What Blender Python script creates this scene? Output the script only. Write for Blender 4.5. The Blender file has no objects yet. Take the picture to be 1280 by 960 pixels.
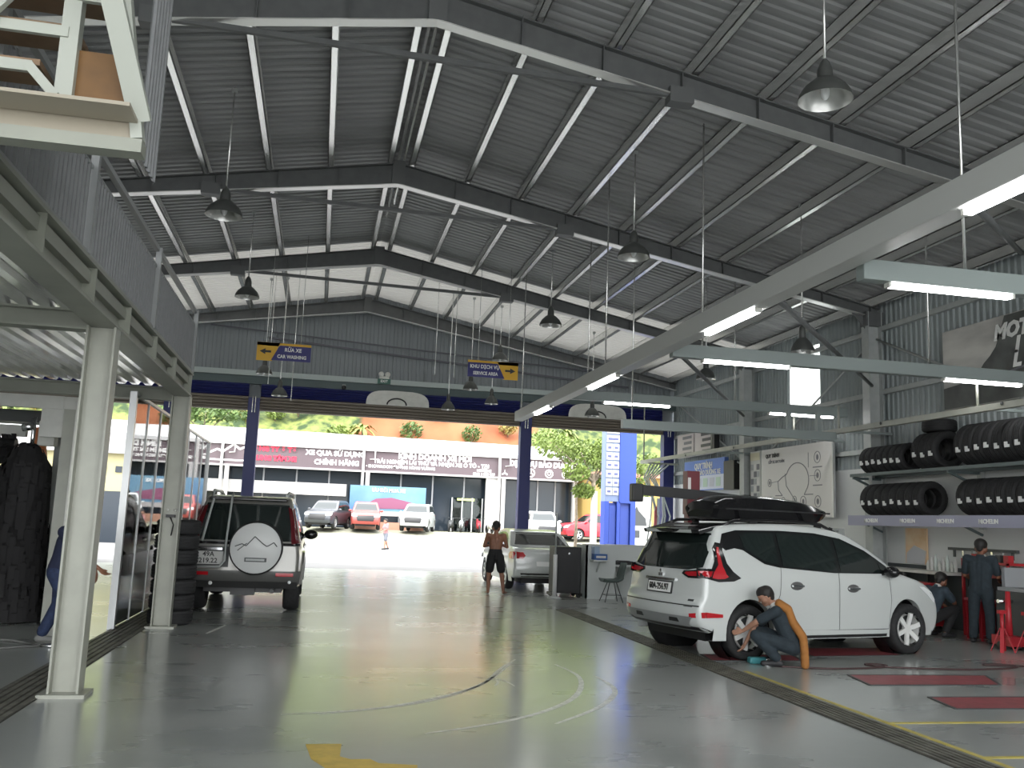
import bpy, bmesh, math, random
from mathutils import Vector, Matrix
random.seed(7)
C = bpy.context.scene.collection
D = bpy.data
SC = bpy.context.scene
rad = math.radians

# ---------------------------------------------------------------- camera
def make_camera():
    yaw, pitch, roll, f = rad(11.537), rad(8.671), rad(2.189), 1140.1
    cy, sy, cp, sp = math.cos(yaw), math.sin(yaw), math.cos(pitch), math.sin(pitch)
    fw = Vector((sy*cp, cy*cp, sp)); r = Vector((cy, -sy, 0)); u = r.cross(fw)
    cr, sr = math.cos(roll), math.sin(roll)
    r2 = r*cr + u*sr; u2 = u*cr - r*sr
    cam = D.objects.new('camera', D.cameras.new('camera'))
    C.objects.link(cam)
    m = Matrix((r2, u2, -fw)).transposed().to_4x4()
    m.translation = Vector((0, 0, 1.6))
    cam.matrix_world = m
    cam.data.sensor_fit = 'HORIZONTAL'; cam.data.sensor_width = 36
    cam.data.lens = f/1280*36
    cam.data.clip_end = 600
    SC.camera = cam
make_camera()

# ---------------------------------------------------------------- light and exposure
def make_world():
    w = D.worlds.new('overcast_sky'); SC.world = w; w.use_nodes = True
    nt = w.node_tree; nt.nodes.clear()
    out = nt.nodes.new('ShaderNodeOutputWorld'); bg = nt.nodes.new('ShaderNodeBackground')
    tc = nt.nodes.new('ShaderNodeTexCoord'); sep = nt.nodes.new('ShaderNodeSeparateXYZ')
    rmp = nt.nodes.new('ShaderNodeValToRGB')
    rmp.color_ramp.elements[0].position = 0.45; rmp.color_ramp.elements[0].color = (0.70, 0.72, 0.72, 1)
    rmp.color_ramp.elements[1].position = 0.9; rmp.color_ramp.elements[1].color = (1.0, 1.02, 1.06, 1)
    mp = nt.nodes.new('ShaderNodeMapRange'); mp.inputs[1].default_value = -1
    nt.links.new(tc.outputs['Generated'], sep.inputs[0]); nt.links.new(sep.outputs[2], mp.inputs[0])
    nt.links.new(mp.outputs[0], rmp.inputs[0]); nt.links.new(rmp.outputs[0], bg.inputs[0])
    bg.inputs[1].default_value = 2.6
    nt.links.new(bg.outputs[0], out.inputs[0])
make_world()
vs = SC.view_settings
SC.display_settings.display_device = 'sRGB'
vs.view_transform = 'Standard'; vs.look = 'None'; vs.gamma = 1; vs.use_curve_mapping = False
vs.exposure = 1.4
sun = D.objects.new('sun', D.lights.new('sun', 'SUN')); C.objects.link(sun)
sun.data.energy = 1.2; sun.data.angle = rad(25); sun.data.color = (1, .96, .88)
sun.rotation_euler = (rad(28), rad(-18), 0)

# ---------------------------------------------------------------- materials
MATS = {}
def mat(name, col, rough=.5, metal=0, noise=0, scale=6, bump=0, emit=0, coat=0, spec=.5, col2=None, detail=4, trans=0, alpha=1, stretch=None):
    if name in MATS: return MATS[name]
    m = D.materials.new(name); m.use_nodes = True; nt = m.node_tree
    b = nt.nodes['Principled BSDF']
    c = (*col, 1)
    b.inputs['Base Color'].default_value = c
    b.inputs['Roughness'].default_value = rough
    b.inputs['Metallic'].default_value = metal
    b.inputs['Specular IOR Level'].default_value = spec
    b.inputs['Coat Weight'].default_value = coat
    b.inputs['Coat Roughness'].default_value = .05
    b.inputs['Transmission Weight'].default_value = trans
    b.inputs['Alpha'].default_value = alpha
    if noise or bump or col2:
        tc = nt.nodes.new('ShaderNodeTexCoord'); n = nt.nodes.new('ShaderNodeTexNoise')
        n.inputs['Scale'].default_value = scale; n.inputs['Detail'].default_value = detail
        src = tc.outputs['Object']
        if stretch:
            mp = nt.nodes.new('ShaderNodeMapping'); mp.inputs['Scale'].default_value = stretch
            nt.links.new(src, mp.inputs['Vector']); src = mp.outputs[0]
        nt.links.new(src, n.inputs['Vector'])
        if noise or col2:
            r = nt.nodes.new('ShaderNodeValToRGB')
            lo = tuple(max(0, v*(1-noise)) for v in col); hi = tuple(min(1, v*(1+noise)) for v in col)
            if col2: lo, hi = col, col2
            r.color_ramp.elements[0].position = .35; r.color_ramp.elements[1].position = .65
            r.color_ramp.elements[0].color = (*lo, 1); r.color_ramp.elements[1].color = (*hi, 1)
            nt.links.new(n.outputs['Fac'], r.inputs[0]); nt.links.new(r.outputs[0], b.inputs['Base Color'])
        if bump:
            bp = nt.nodes.new('ShaderNodeBump'); bp.inputs['Strength'].default_value = bump; bp.inputs['Distance'].default_value = .02
            nt.links.new(n.outputs['Fac'], bp.inputs['Height']); nt.links.new(bp.outputs[0], b.inputs['Normal'])
    if emit:
        b.inputs['Emission Color'].default_value = c; b.inputs['Emission Strength'].default_value = emit
    MATS[name] = m
    return m

def glass_mat(name, tint, fac=.12, rough=.02):
    if name in MATS: return MATS[name]
    m = D.materials.new(name); m.use_nodes = True; nt = m.node_tree; nt.nodes.clear()
    o = nt.nodes.new('ShaderNodeOutputMaterial'); mx = nt.nodes.new('ShaderNodeMixShader')
    t = nt.nodes.new('ShaderNodeBsdfTransparent'); g = nt.nodes.new('ShaderNodeBsdfGlossy')
    fr = nt.nodes.new('ShaderNodeFresnel'); fr.inputs[0].default_value = 1.5
    t.inputs[0].default_value = (*tint, 1); g.inputs['Roughness'].default_value = rough
    nt.links.new(fr.outputs[0], mx.inputs[0]); nt.links.new(t.outputs[0], mx.inputs[1]); nt.links.new(g.outputs[0], mx.inputs[2])
    nt.links.new(mx.outputs[0], o.inputs[0]); MATS[name] = m
    return m

def translucent_mat(name, col, mixd=.5):
    m = D.materials.new(name); m.use_nodes = True; nt = m.node_tree; nt.nodes.clear()
    o = nt.nodes.new('ShaderNodeOutputMaterial'); mx = nt.nodes.new('ShaderNodeMixShader')
    t = nt.nodes.new('ShaderNodeBsdfTranslucent'); d = nt.nodes.new('ShaderNodeBsdfDiffuse')
    t.inputs[0].default_value = (*col, 1); d.inputs[0].default_value = (*col, 1); mx.inputs[0].default_value = mixd
    nt.links.new(t.outputs[0], mx.inputs[1]); nt.links.new(d.outputs[0], mx.inputs[2]); nt.links.new(mx.outputs[0], o.inputs[0])
    return m

def floor_mat():
    m = D.materials.new('epoxy_floor'); m.use_nodes = True; nt = m.node_tree; b = nt.nodes['Principled BSDF']
    N = nt.nodes.new; L = nt.links.new
    tc = N('ShaderNodeTexCoord')
    n1 = N('ShaderNodeTexNoise'); n1.inputs['Scale'].default_value = .55; n1.inputs['Detail'].default_value = 6
    mp = N('ShaderNodeMapping'); mp.inputs['Scale'].default_value = (1, 2.2, 1)
    L(tc.outputs['Object'], mp.inputs[0]); L(mp.outputs[0], n1.inputs['Vector'])
    r = N('ShaderNodeValToRGB'); r.color_ramp.elements[0].position = .3; r.color_ramp.elements[1].position = .72
    r.color_ramp.elements[0].color = (.31, .33, .315, 1); r.color_ramp.elements[1].color = (.41, .43, .41, 1)
    L(n1.outputs['Fac'], r.inputs[0])
    n2 = N('ShaderNodeTexNoise'); n2.inputs['Scale'].default_value = 5; n2.inputs['Detail'].default_value = 8; n2.inputs['Roughness'].default_value = .7
    L(tc.outputs['Object'], n2.inputs['Vector'])
    mx = N('ShaderNodeMix'); mx.data_type = 'RGBA'; mx.blend_type = 'MULTIPLY'; mx.inputs[0].default_value = .2
    L(r.outputs[0], mx.inputs[6]); L(n2.outputs['Color'], mx.inputs[7])
    r3 = N('ShaderNodeValToRGB'); r3.color_ramp.elements[0].color = (.6, .6, .6, 1); r3.color_ramp.elements[1].color = (1.25, 1.25, 1.25, 1)
    L(n2.outputs['Fac'], r3.inputs[0]); L(r3.outputs[0], mx.inputs[7])
    L(mx.outputs[2], b.inputs['Base Color'])
    rr = N('ShaderNodeMapRange'); rr.inputs[1].default_value = .3; rr.inputs[2].default_value = .7; rr.inputs[3].default_value = .24; rr.inputs[4].default_value = .36
    L(n1.outputs['Fac'], rr.inputs[0]); L(rr.outputs[0], b.inputs['Roughness'])
    n3 = N('ShaderNodeTexNoise'); n3.inputs['Scale'].default_value = 1.6; n3.inputs['Detail'].default_value = 3
    mp3 = N('ShaderNodeMapping'); mp3.inputs['Scale'].default_value = (.6, 2.4, 1)
    L(tc.outputs['Object'], mp3.inputs[0]); L(mp3.outputs[0], n3.inputs['Vector'])
    bp = N('ShaderNodeBump'); bp.inputs['Strength'].default_value = .05; bp.inputs['Distance'].default_value = .03
    L(n3.outputs['Fac'], bp.inputs['Height']); L(bp.outputs[0], b.inputs['Normal'])
    b.inputs['Specular IOR Level'].default_value = .6; b.inputs['Coat Weight'].default_value = .55; b.inputs['Coat Roughness'].default_value = .14
    L(bp.outputs[0], b.inputs['Coat Normal'])
    return m

# ---------------------------------------------------------------- mesh builder
class MB:
    def __init__(s): s.v = []; s.f = []; s.sm = []
    def add(s, vs_, fs, smooth=False):
        o = len(s.v); s.v += [tuple(v) for v in vs_]
        for f in fs: s.f.append(tuple(i+o for i in f)); s.sm.append(smooth)
        return s
    def box(s, x0, x1, y0, y1, z0, z1):
        v = [(x, y, z) for z in (z0, z1) for y in (y0, y1) for x in (x0, x1)]
        return s.add(v, [(0, 2, 3, 1), (4, 5, 7, 6), (0, 1, 5, 4), (2, 6, 7, 3), (0, 4, 6, 2), (1, 3, 7, 5)])
    def cbox(s, c, sx, sy, sz): return s.box(c[0]-sx/2, c[0]+sx/2, c[1]-sy/2, c[1]+sy/2, c[2]-sz/2, c[2]+sz/2)
    def bar(s, p, q, w, h, up=(0, 0, 1)):
        p, q = Vector(p), Vector(q); d = (q-p).normalized(); up = Vector(up)
        if abs(d.dot(up)) > .99: up = Vector((0, 1, 0))
        r = d.cross(up).normalized(); u = r.cross(d)
        v = []
        for e in (p, q):
            for a, b in ((-1, -1), (1, -1), (1, 1), (-1, 1)): v.append(e+r*a*w/2+u*b*h/2)
        return s.add(v, [(3, 2, 1, 0), (4, 5, 6, 7), (0, 1, 5, 4), (1, 2, 6, 5), (2, 3, 7, 6), (3, 0, 4, 7)])
    def tube(s, pts, r, n=8, caps=True, r_end=None):
        pts = [Vector(p) for p in pts]; rs = r if isinstance(r, (list, tuple)) else [r]*len(pts)
        if r_end is not None: rs = [r+(r_end-r)*i/(len(pts)-1) for i in range(len(pts))]
        v = []; up = None
        for i, p in enumerate(pts):
            d = (pts[min(i+1, len(pts)-1)]-pts[max(i-1, 0)])
            d = d.normalized() if d.length > 1e-9 else Vector((0, 0, 1))
            if up is None:
                up = Vector((0, 0, 1)) if abs(d.z) < .9 else Vector((1, 0, 0))
            a = d.cross(up).normalized(); b = a.cross(d); up = b
            for k in range(n):
                t = 2*math.pi*k/n; v.append(p+a*math.cos(t)*rs[i]+b*math.sin(t)*rs[i])
        f = []
        for i in range(len(pts)-1):
            for k in range(n): f.append((i*n+k, i*n+(k+1) % n, (i+1)*n+(k+1) % n, (i+1)*n+k))
        s.add(v, f, True)
        if caps:
            o = len(s.v)-len(v)
            s.f.append(tuple(o+k for k in reversed(range(n)))); s.sm.append(False)
            s.f.append(tuple(o+(len(pts)-1)*n+k for k in range(n))); s.sm.append(False)
        return s
    def lathe(s, prof, c=(0, 0, 0), axis='Z', n=24, smooth=True):
        v = []; c = Vector(c)
        for r, h in prof:
            for k in range(n):
                t = 2*math.pi*k/n; a, b = r*math.cos(t), r*math.sin(t)
                v.append(c+Vector({'Z': (a, b, h), 'X': (h, a, b), 'Y': (b, h, a)}[axis]))
        f = []
        for i in range(len(prof)-1):
            for k in range(n): f.append((i*n+k, i*n+(k+1) % n, (i+1)*n+(k+1) % n, (i+1)*n+k))
        return s.add(v, f, smooth)
    def ell(s, c, rx, ry, rz, n=12, m=8):
        prof = [(math.sin(math.pi*i/m), -math.cos(math.pi*i/m)) for i in range(m+1)]
        v = []
        for r, h in prof:
            for k in range(n):
                t = 2*math.pi*k/n; v.append((c[0]+rx*max(r, 1e-3)*math.cos(t), c[1]+ry*max(r, 1e-3)*math.sin(t), c[2]+rz*h))
        f = []
        for i in range(m):
            for k in range(n): f.append((i*n+k, i*n+(k+1) % n, (i+1)*n+(k+1) % n, (i+1)*n+k))
        return s.add(v, f, True)
    def prism(s, poly, o, r, u, depth):
        """poly (a,b) in the plane o + a r + b u, extruded by depth along r x u"""
        o, r, u = Vector(o), Vector(r), Vector(u); nn = r.cross(u).normalized()*depth
        k = len(poly); v = [o+r*a+u*b for a, b in poly]; v += [p+nn for p in v]
        f = [tuple(reversed(range(k))), tuple(range(k, 2*k))]+[(i, (i+1) % k, k+(i+1) % k, k+i) for i in range(k)]
        return s.add(v, f)
    def build(s, name, material, parent=None, world=False, bevel=0, angle=None):
        me = D.meshes.new(name)
        off = Vector((0, 0, 0))
        if world and parent is not None: off = parent.matrix_basis.translation.copy() if parent.parent is None else parent.parent.matrix_basis.translation.copy()
        me.from_pydata([tuple(Vector(v)-off) for v in s.v], [], s.f)
        me.polygons.foreach_set('use_smooth', s.sm)
        if angle: me.set_sharp_from_angle(angle=rad(angle))
        if material: me.materials.append(material)
        me.update()
        o = D.objects.new(name, me); C.objects.link(o)
        if parent is not None: o.parent = parent
        if bevel:
            b = o.modifiers.new('bevel', 'BEVEL'); b.width = bevel; b.segments = 2; b.limit_method = 'ANGLE'
        return o

def tag(o, label, cat, group=None, kind=None):
    o['label'] = label; o['category'] = cat
    if group: o['group'] = group
    if kind: o['kind'] = kind
    return o
def thing(name, label, cat, loc=(0, 0, 0), rz=0, group=None):
    o = D.objects.new(name, None); C.objects.link(o); o.location = loc; o.rotation_euler = (0, 0, rz)
    o.empty_display_size = .1
    return tag(o, label, cat, group)
def struct(o): o['kind'] = 'structure'; return o
def stuff(o): o['kind'] = 'stuff'; return o
def copy_obj(o, parent=None):
    c = o.copy(); C.objects.link(c)
    if parent is not None: c.parent = parent
    return c
def dup(root, loc=None, rz=None, label=None):
    r = copy_obj(root)
    if loc is not None: r.location = loc
    if rz is not None: r.rotation_euler = (0, 0, rz)
    if label: r['label'] = label
    for ch in list(root.children):
        c = copy_obj(ch, r)
        for g in list(ch.children): copy_obj(g, c)
    return r
def text(name, body, size, material, parent, o, r, u, bold=0, align='CENTER', ext=.004, shear=0, sx=1):
    cu = D.curves.new('lettering', 'FONT'); cu.body = body; cu.size = size; cu.align_x = align; cu.align_y = 'CENTER'
    cu.extrude = ext; cu.offset = bold; cu.shear = shear; cu.resolution_u = 2
    ob = D.objects.new('lettering', cu); C.objects.link(ob)
    dg = bpy.context.evaluated_depsgraph_get(); dg.update()
    me = D.meshes.new_from_object(ob.evaluated_get(dg)); D.objects.remove(ob); D.curves.remove(cu)
    r, u = Vector(r).normalized(), Vector(u).normalized(); n = r.cross(u)
    M = Matrix(((r.x*sx, u.x, n.x, o[0]), (r.y*sx, u.y, n.y, o[1]), (r.z*sx, u.z, n.z, o[2]), (0, 0, 0, 1)))
    me.transform(M); me.materials.clear(); me.materials.append(material)
    ob = D.objects.new(name, me); me.name = name; C.objects.link(ob); ob.parent = parent
    return ob

M_white = mat('white_paint', (.62, .62, .58), .45, noise=.05)
M_cream = mat('cream_steel', (.35, .355, .305), .4, noise=.08, scale=3)
M_steel = mat('grey_steel', (.40, .42, .41), .45, noise=.06)
M_dark = mat('dark_steel', (.06, .065, .065), .5)
M_galv = mat('galvanised_steel', (.90, .90, .88), .27, .85)
M_black = mat('black_plastic', (.012, .012, .013), .45)
M_rubber = mat('black_rubber', (.018, .018, .019), .75, noise=.25, scale=20)
M_chrome = mat('chrome', (.75, .76, .77), .15, 1)
M_red = mat('red_enamel', (.42, .02, .03), .4)
M_blue = mat('royal_blue_paint', (.012, .022, .20), .45)
M_carblack = mat('gloss_black', (.01, .01, .011), .12, spec=.5)
M_carglass = mat('dark_car_glass', (.012, .018, .017), .05, spec=.6)
M_lens = mat('red_lamp_lens', (.45, .012, .02), .15, coat=.5)
M_amber = mat('amber_lens', (.7, .25, .03), .2)
M_whitelens = mat('clear_lamp_lens', (.8, .82, .82), .1)
M_led = mat('led_tube_glow', (1, 1, 1), .4, emit=9)
M_wtext = mat('white_lettering', (.85, .85, .83), .5)
M_btext = mat('black_lettering', (.02, .02, .02), .5)
M_yellow = mat('yellow_sign', (.75, .42, .02), .5)
M_navy = mat('navy_sign', (.02, .02, .16), .5)
# ================================================================ STRUCTURE
XL, XR, YB = -9.4, 11.45, 28.6
def rtop(x): return 8.43-.2*(x-1.11) if x > 1.11 else 8.40-.18*(1.11-x)
def rbot(x): return 7.98-.175*(x-1.03) if x > 1.03 else 7.98-.152*(1.03-x)

def corr(mb, o, d, length, n, spans, period=.22, depth=.035):
    """ribbed sheet: runs along d from o, ribs stand out along n; spans = list of points (as offsets) the ribs follow"""
    o, d, n = Vector(o), Vector(d), Vector(n)
    prof = [(0, 0), (.45, 0), (.6, 1), (.85, 1)]
    us = []
    k = 0
    while k*period < length:
        for a, h in prof:
            t = (k+a)*period
            if t < length: us.append((t, h*depth))
        k += 1
    us.append((length, 0))
    v = []; m = len(spans)
    for t, h in us:
        for s in spans: v.append(o+d*t+n*h+Vector(s))
    f = []
    for i in range(len(us)-1):
        for j in range(m-1): f.append((i*m+j, (i+1)*m+j, (i+1)*m+j+1, i*m+j+1))
    mb.add(v, f)

M_floor = floor_mat()
b = MB(); b.box(XL-.1, XR+.15, -7, 29.3, -.3, 0); floor = struct(b.build('floor', M_floor))

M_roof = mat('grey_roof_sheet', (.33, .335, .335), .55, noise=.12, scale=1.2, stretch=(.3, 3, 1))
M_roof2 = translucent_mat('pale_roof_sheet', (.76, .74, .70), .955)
def roof(y0, y1, m, name):
    b = MB()
    pr = [(x, 0, rtop(x)+.24) for x in (1.11, XR+.4)]
    corr(b, (0, y0, 0), (0, 1, 0), y1-y0, (0, 0, 1), pr, .2, .022)
    pl = [(x, 0, rtop(x)+.24) for x in (XL-.4, 1.11)]
    corr(b, (0, y0, 0), (0, 1, 0), y1-y0, (0, 0, 1), pl, .2, .03)
    return b.build(name, m)
ceiling = struct(roof(-6, 22.9, M_roof, 'ceiling'))
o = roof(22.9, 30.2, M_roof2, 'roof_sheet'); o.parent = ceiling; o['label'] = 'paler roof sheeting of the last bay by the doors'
def cbar(mb, x, y0, y1, z, w, h):
    # lipped channel: two flanges and a web
    mb.box(x-w/2, x+w/2, y0, y1, z, z+.012); mb.box(x-w/2, x-w/2+.012, y0, y1, z, z+h)
    mb.box(x-w/2, x+w/2, y0, y1, z+h-.012, z+h); mb.box(x+w/2-.012, x+w/2, y0, y1, z, z+.04)
PX = [.9, 1.32]+[.9-1.12*k for k in range(1, 10)]+[1.32+1.1*k for k in range(1, 10)]
M_purl2 = mat('dull_purlin', (.16, .16, .155), .6)
for x in PX:
    for y0, y1, mm in ((-6, 22.85, M_galv), (22.85, 29.9, M_galv)):
        b = MB(); cbar(b, x, y0, y1, rtop(x)+.01, .11, .2)
        p = b.build('purlin', mm); p.parent = ceiling
# ridge conduit
b = MB(); b.tube([(1.06, -6, 8.5), (1.06, 20.4, 8.5)], .03); b.tube([(1.16, -6, 8.47), (1.16, 19.2, 8.47), (1.16, 19.3, 8.40)], .022)
o = b.build('ridge_conduit', M_galv, ceiling)

M_raft = mat('shaded_rafter_paint', (.11, .115, .115), .5, noise=.08)  # light grey rafter paint darkened, standing in for shade on the webs
M_flange = mat('lit_rafter_flange', (.72, .72, .70), .32, .7)  # lower flange made brighter than the web, for light from below
ordn = ['nearest', 'second', 'third', 'farthest']
for i, y in enumerate((11.0, 17.0, 22.8, 28.35)):
    t = thing('roof_rafter', ['dark steel roof frame crossing nearest the camera, at the very top', 'second dark steel roof frame, meeting the wall column beside the mountain banner',
              'third steel roof frame with the pale last roof bay behind it', 'farthest grey steel roof frame lying against the gable over the doors'][i], 'rafter', (1.07, y, 7.9), 0, 'roof frames')
    for sgn, xe in ((-1, XL), (1, XR-.1)):
        bw, bf = MB(), MB()
        x0 = 1.07
        web = [(x0, rbot(x0)), (xe, rbot(xe)), (xe, rtop(xe)), (x0, rtop(x0))]
        bw.prism(web if sgn > 0 else web[::-1], (0, y+.006, 0), (1, 0, 0), (0, 0, 1), .012)
        bf.bar((x0, y, rbot(x0)), (xe, y, rbot(xe)), .18, .016)
        bw.bar((x0, y, rtop(x0)), (xe, y, rtop(xe)), .18, .016)
        beam = bw.build('beam', M_raft, t, True); bf.build('flange', M_flange, beam, True)
        k = 1
        while x0+sgn*k*1.12 < XR-.2 and x0+sgn*k*1.12 > XL+.2:
            x = x0+sgn*k*1.12; bs = MB()
            bs.box(x-.006, x+.006, y-.085, y+.085, rbot(x)+.01, rtop(x)-.01); bs.build('stiffener', M_raft, t, True); k += 1
    b = MB(); b.box(.95, 1.19, y-.1, y+.1, 7.97, 8.44); b.build('ridge_splice', mat('splice', (.12, .125, .125), .5), t, True)
    if i < 3:
        a0 = (-2.35, y, rbot(-2.35)+.05); a1 = (4.42, y, rbot(4.42)+.04)
        b = MB(); b.bar(a0, a1, .06, .07); b.build('tie_bar', M_raft, t, True)
        for q in (a0, a1): b = MB(); b.cbox((q[0], y, q[2]-.02), .34, .2, .22); b.build('tie_plate', mat('splice', (.12, .125, .125), .5), t, True)

# ---- back wall (gable) with the roller doors
M_gable = mat('gable_sheet', (.215, .235, .25), .5, noise=.05, scale=.8)
b = MB()
corr(b, (XL, 28.72, 0), (1, 0, 0), 1.11-XL, (0, -1, 0), [(0, 0, 5.45), (0, 0, 6.2)], .25, .02)
corr(b, (1.11, 28.72, 0), (1, 0, 0), XR-1.11, (0, -1, 0), [(0, 0, 5.45), (0, 0, 6.2)], .25, .02)
# gable triangles, one strip per rib
k = 0; x = XL
while x < XR:
    for a, c, h0, h1 in ((0, .1125, 0, 0), (.1125, .1375, 0, .02), (.1375, .225, .02, .02), (.225, .25, .02, 0)):
        xa, xb = min(x+a, XR), min(x+c, XR)
        b.add([(xa, 28.72-h0, 6.2), (xb, 28.72-h1, 6.2), (xb, 28.72-h1, rtop(xb)+.3), (xa, 28.72-h0, rtop(xa)+.3)], [(0, 1, 2, 3)])
    x += .25
b.box(XL, XR, 28.74, 28.8, 4.72, 8.2)
wall_back = struct(b.build('wall_back', M_gable))
b = MB(); b.box(XL, XR, 28.45, 28.62, 5.74, 5.90); struct(b.build('trim_1', mat('girt_paint', (.40, .45, .44), .5)))
b = MB(); b.box(XL, XR, 28.5, 28.7, 5.5, 5.73); struct(b.build('trim_2', mat('fascia_dark', (.07, .10, .10), .5)))
b = MB(); b.bar((-3.6, 28.6, 7.25), (10.5, 28.6, 6.55), .04, .04); b.bar((-1.9, 28.62, 6.98), (9.8, 28.62, 6.2), .05, .06); struct(b.build('trim_3', mat('dark_conduit', (.1, .1, .12), .5)))
M_blslat = mat('blue_shutter_slat', (.012, .016, .11), .4)
M_brslat = mat('brown_shutter_slat', (.17, .145, .115), .5)
def shutter(n, x0, x1, zb=4.72):
    d = MB()
    for k in range(5):
        z = 5.1+k*.08; d.add([(x0, 28.5, z), (x1, 28.5, z), (x1, 28.46, z+.04), (x0, 28.46, z+.04), (x1, 28.5, z+.08), (x0, 28.5, z+.08)], [(0, 1, 2, 3), (3, 2, 4, 5)])
    d.box(x0, x1, 28.52, 28.6, 4.9, 5.5)
    o = struct(d.build('door_%d' % n, M_blslat))
    e = MB(); k = 0; z = zb
    while z < 5.09:
        h = .095; e.add([(x0, 28.44, z), (x1, 28.44, z), (x1, 28.40, z+.03), (x0, 28.40, z+.03), (x1, 28.40, z+.07), (x0, 28.40, z+.07), (x1, 28.44, z+h), (x0, 28.44, z+h)], [(0, 1, 2, 3), (3, 2, 4, 5), (5, 4, 6, 7)])
        z += h
    e.box(x0, x1, 28.45, 28.5, zb, 5.1); e.box(x0, x1, 28.38, 28.5, zb-.05, zb)
    e.build('rolled_slats', M_brslat, o)
    return o
shutter(1, -4.3, -2.32); d2 = shutter(2, -1.96, 6.1); d3 = shutter(3, 6.5, 10.95); shutter(4, XL+.1, -4.7)
for dd, xc, yv in ((d2, 2.18, 5.08), (d3, 8.68, 5.08)):
    w = .98; poly = [(-w, 0)]+[(-w*math.cos(t)**.5 if math.cos(t) > 0 else 0, .46*math.sin(t)**.7) for t in [math.pi/2*k/8 for k in range(1, 8)]]
    poly = poly+[(0, .46)]+[(-a, h) for a, h in reversed(poly)]
    b = MB(); b.prism(poly, (xc, 28.395, yv), (1, 0, 0), (0, 0, 1), .03)
    for k in range(4): b.box(xc-w*.93+k*.03, xc+w*.93-k*.03, 28.35, 28.40, yv+.06+k*.09, yv+.085+k*.09)
    p = b.build('white_panel', M_white, dd); p['label'] = 'white rounded panel across the blue shutter'
    b = MB(); b.tube([(xc+.3*math.cos(t)-.03, 28.34, yv+.02+.2*math.sin(t)) for t in [math.pi*k/10 for k in range(11)]], .022)
    b.build('black_arch', M_black, dd)
M_post = mat('navy_post', (.01, .016, .115), .4)
for (x0, x1, lab) in ((-2.3, -1.96, 'navy blue steel door post rising behind the silver SUV'), (6.12, 6.48, 'navy blue door post in the middle, behind the white sedan'), (10.95, 11.3, 'navy blue door post at the right end, beside the hanging hoses'), (-4.7, -4.3, 'navy blue door post hidden behind the glass screen')):
    b = MB(); b.box(x0, x1, 28.3, 28.62, 0, 5.05); o = b.build('door_post', M_post); tag(o, lab, 'post', 'door posts')
    b = MB(); b.box(x0-.06, x1+.06, 28.25, 28.67, 0, .02); b.build('base_plate', M_post, o)
    xm = (x0+x1)/2; b = MB(); b.tube([(xm-.04, 28.28, 4.6), (xm-.04, 28.28, 5.1)], .016); b.tube([(xm+.04, 28.28, 4.6), (xm+.04, 28.28, 5.1)], .016); b.build('conduit', M_galv, o)

# ---- right wall
M_rwall = mat('wall_sheet', (.29, .325, .325), .5, noise=.06, scale=.7)
b = MB()
def seg(y0, y1, z0, z1): corr(b, (XR, y0, 0), (0, 1, 0), y1-y0, (-1, 0, 0), [(0, 0, z0), (0, 0, z1)], .16, .03)
seg(-6, 19.5, 3.05, 6.66); seg(19.5, 20.9, 3.05, 4.58); seg(19.5, 20.9, 6.12, 6.66); seg(20.9, 28.7, 3.05, 6.66)
wall_right = struct(b.build('wall_right', M_rwall))
b = MB(); b.box(XR-.02, XR+.12, -6, 28.75, 1.1, 3.05); b.build('upper_plaster', mat('white_wall', (.66, .67, .66), .6), wall_right)
b = MB(); b.box(XR-.03, XR+.12, -6, 28.75, 0, 1.1); b.build('dado', mat('grey_dado', (.05, .06, .065), .6), wall_right)
b = MB(); corr(b, (XR, 19.5, 0), (0, 1, 0), 1.4, (-1, 0, 0), [(0, 0, 4.58), (0, 0, 6.12)], .16, .03)
struct(b.build('window_1', translucent_mat('skylight_sheet', (.9, .93, .9), .15)))
b = MB()
for z in (5.95, 4.6, 3.4): b.box(XR-.11, XR-.03, -6, 28.6, z-.05, z+.05)
o = b.build('girt', M_steel, wall_right)
b = MB()
for (y0, z0, y1, z1) in ((17, 5.74, 11.5, 3.35), (17.1, 5.75, 22.6, 3.3), (11.2, 5.74, 6, 3.4), (23, 3.4, 28.3, 5.8)): b.tube([(XR-.14, y0, z0), (XR-.14, y1, z1)], .025, 6)
b.build('wall_brace', M_steel, wall_right)
b = MB(); b.box(XR-.05, XR+.1, -6, 28.6, 6.5, 6.74); b.build('eave_gutter', mat('blue_gutter', (.03, .07, .28), .5), wall_right)
for y, lab in ((17, 'pale steel wall column left of the mountain banner'), (22.8, 'pale steel wall column left of the white notice grid')):
    t = thing('wall_column', lab, 'column', (11.2, y, 0), 0, 'steel columns of the right wall')
    b = MB(); b.box(-.16, -.145, -.13, .13, .02, 6.3); b.box(.145, .16, -.13, .13, .02, 6.3); b.box(-.15, .15, -.008, .008, .02, 6.3); b.build('shaft', M_steel, t)
    b = MB(); b.box(-.2, .2, -.2, .2, 0, .02); b.build('base_plate', M_steel, t)
    b = MB(); b.prism([(-.6, 6.42), (-.16, 6.42), (-.16, 5.95)], (0, .006, 0), (1, 0, 0), (0, 0, 1), .012); b.box(-.2, .2, -.12, .12, 6.0, 6.3); b.build('haunch', M_raft, t)

# ---- left wall and car-wash header
b = MB(); b.box(XL-.1, XL, -6, 28.75, 0, 6.9); struct(b.build('wall_left', mat('wash_wall', (.5, .52, .5), .6)))

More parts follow.
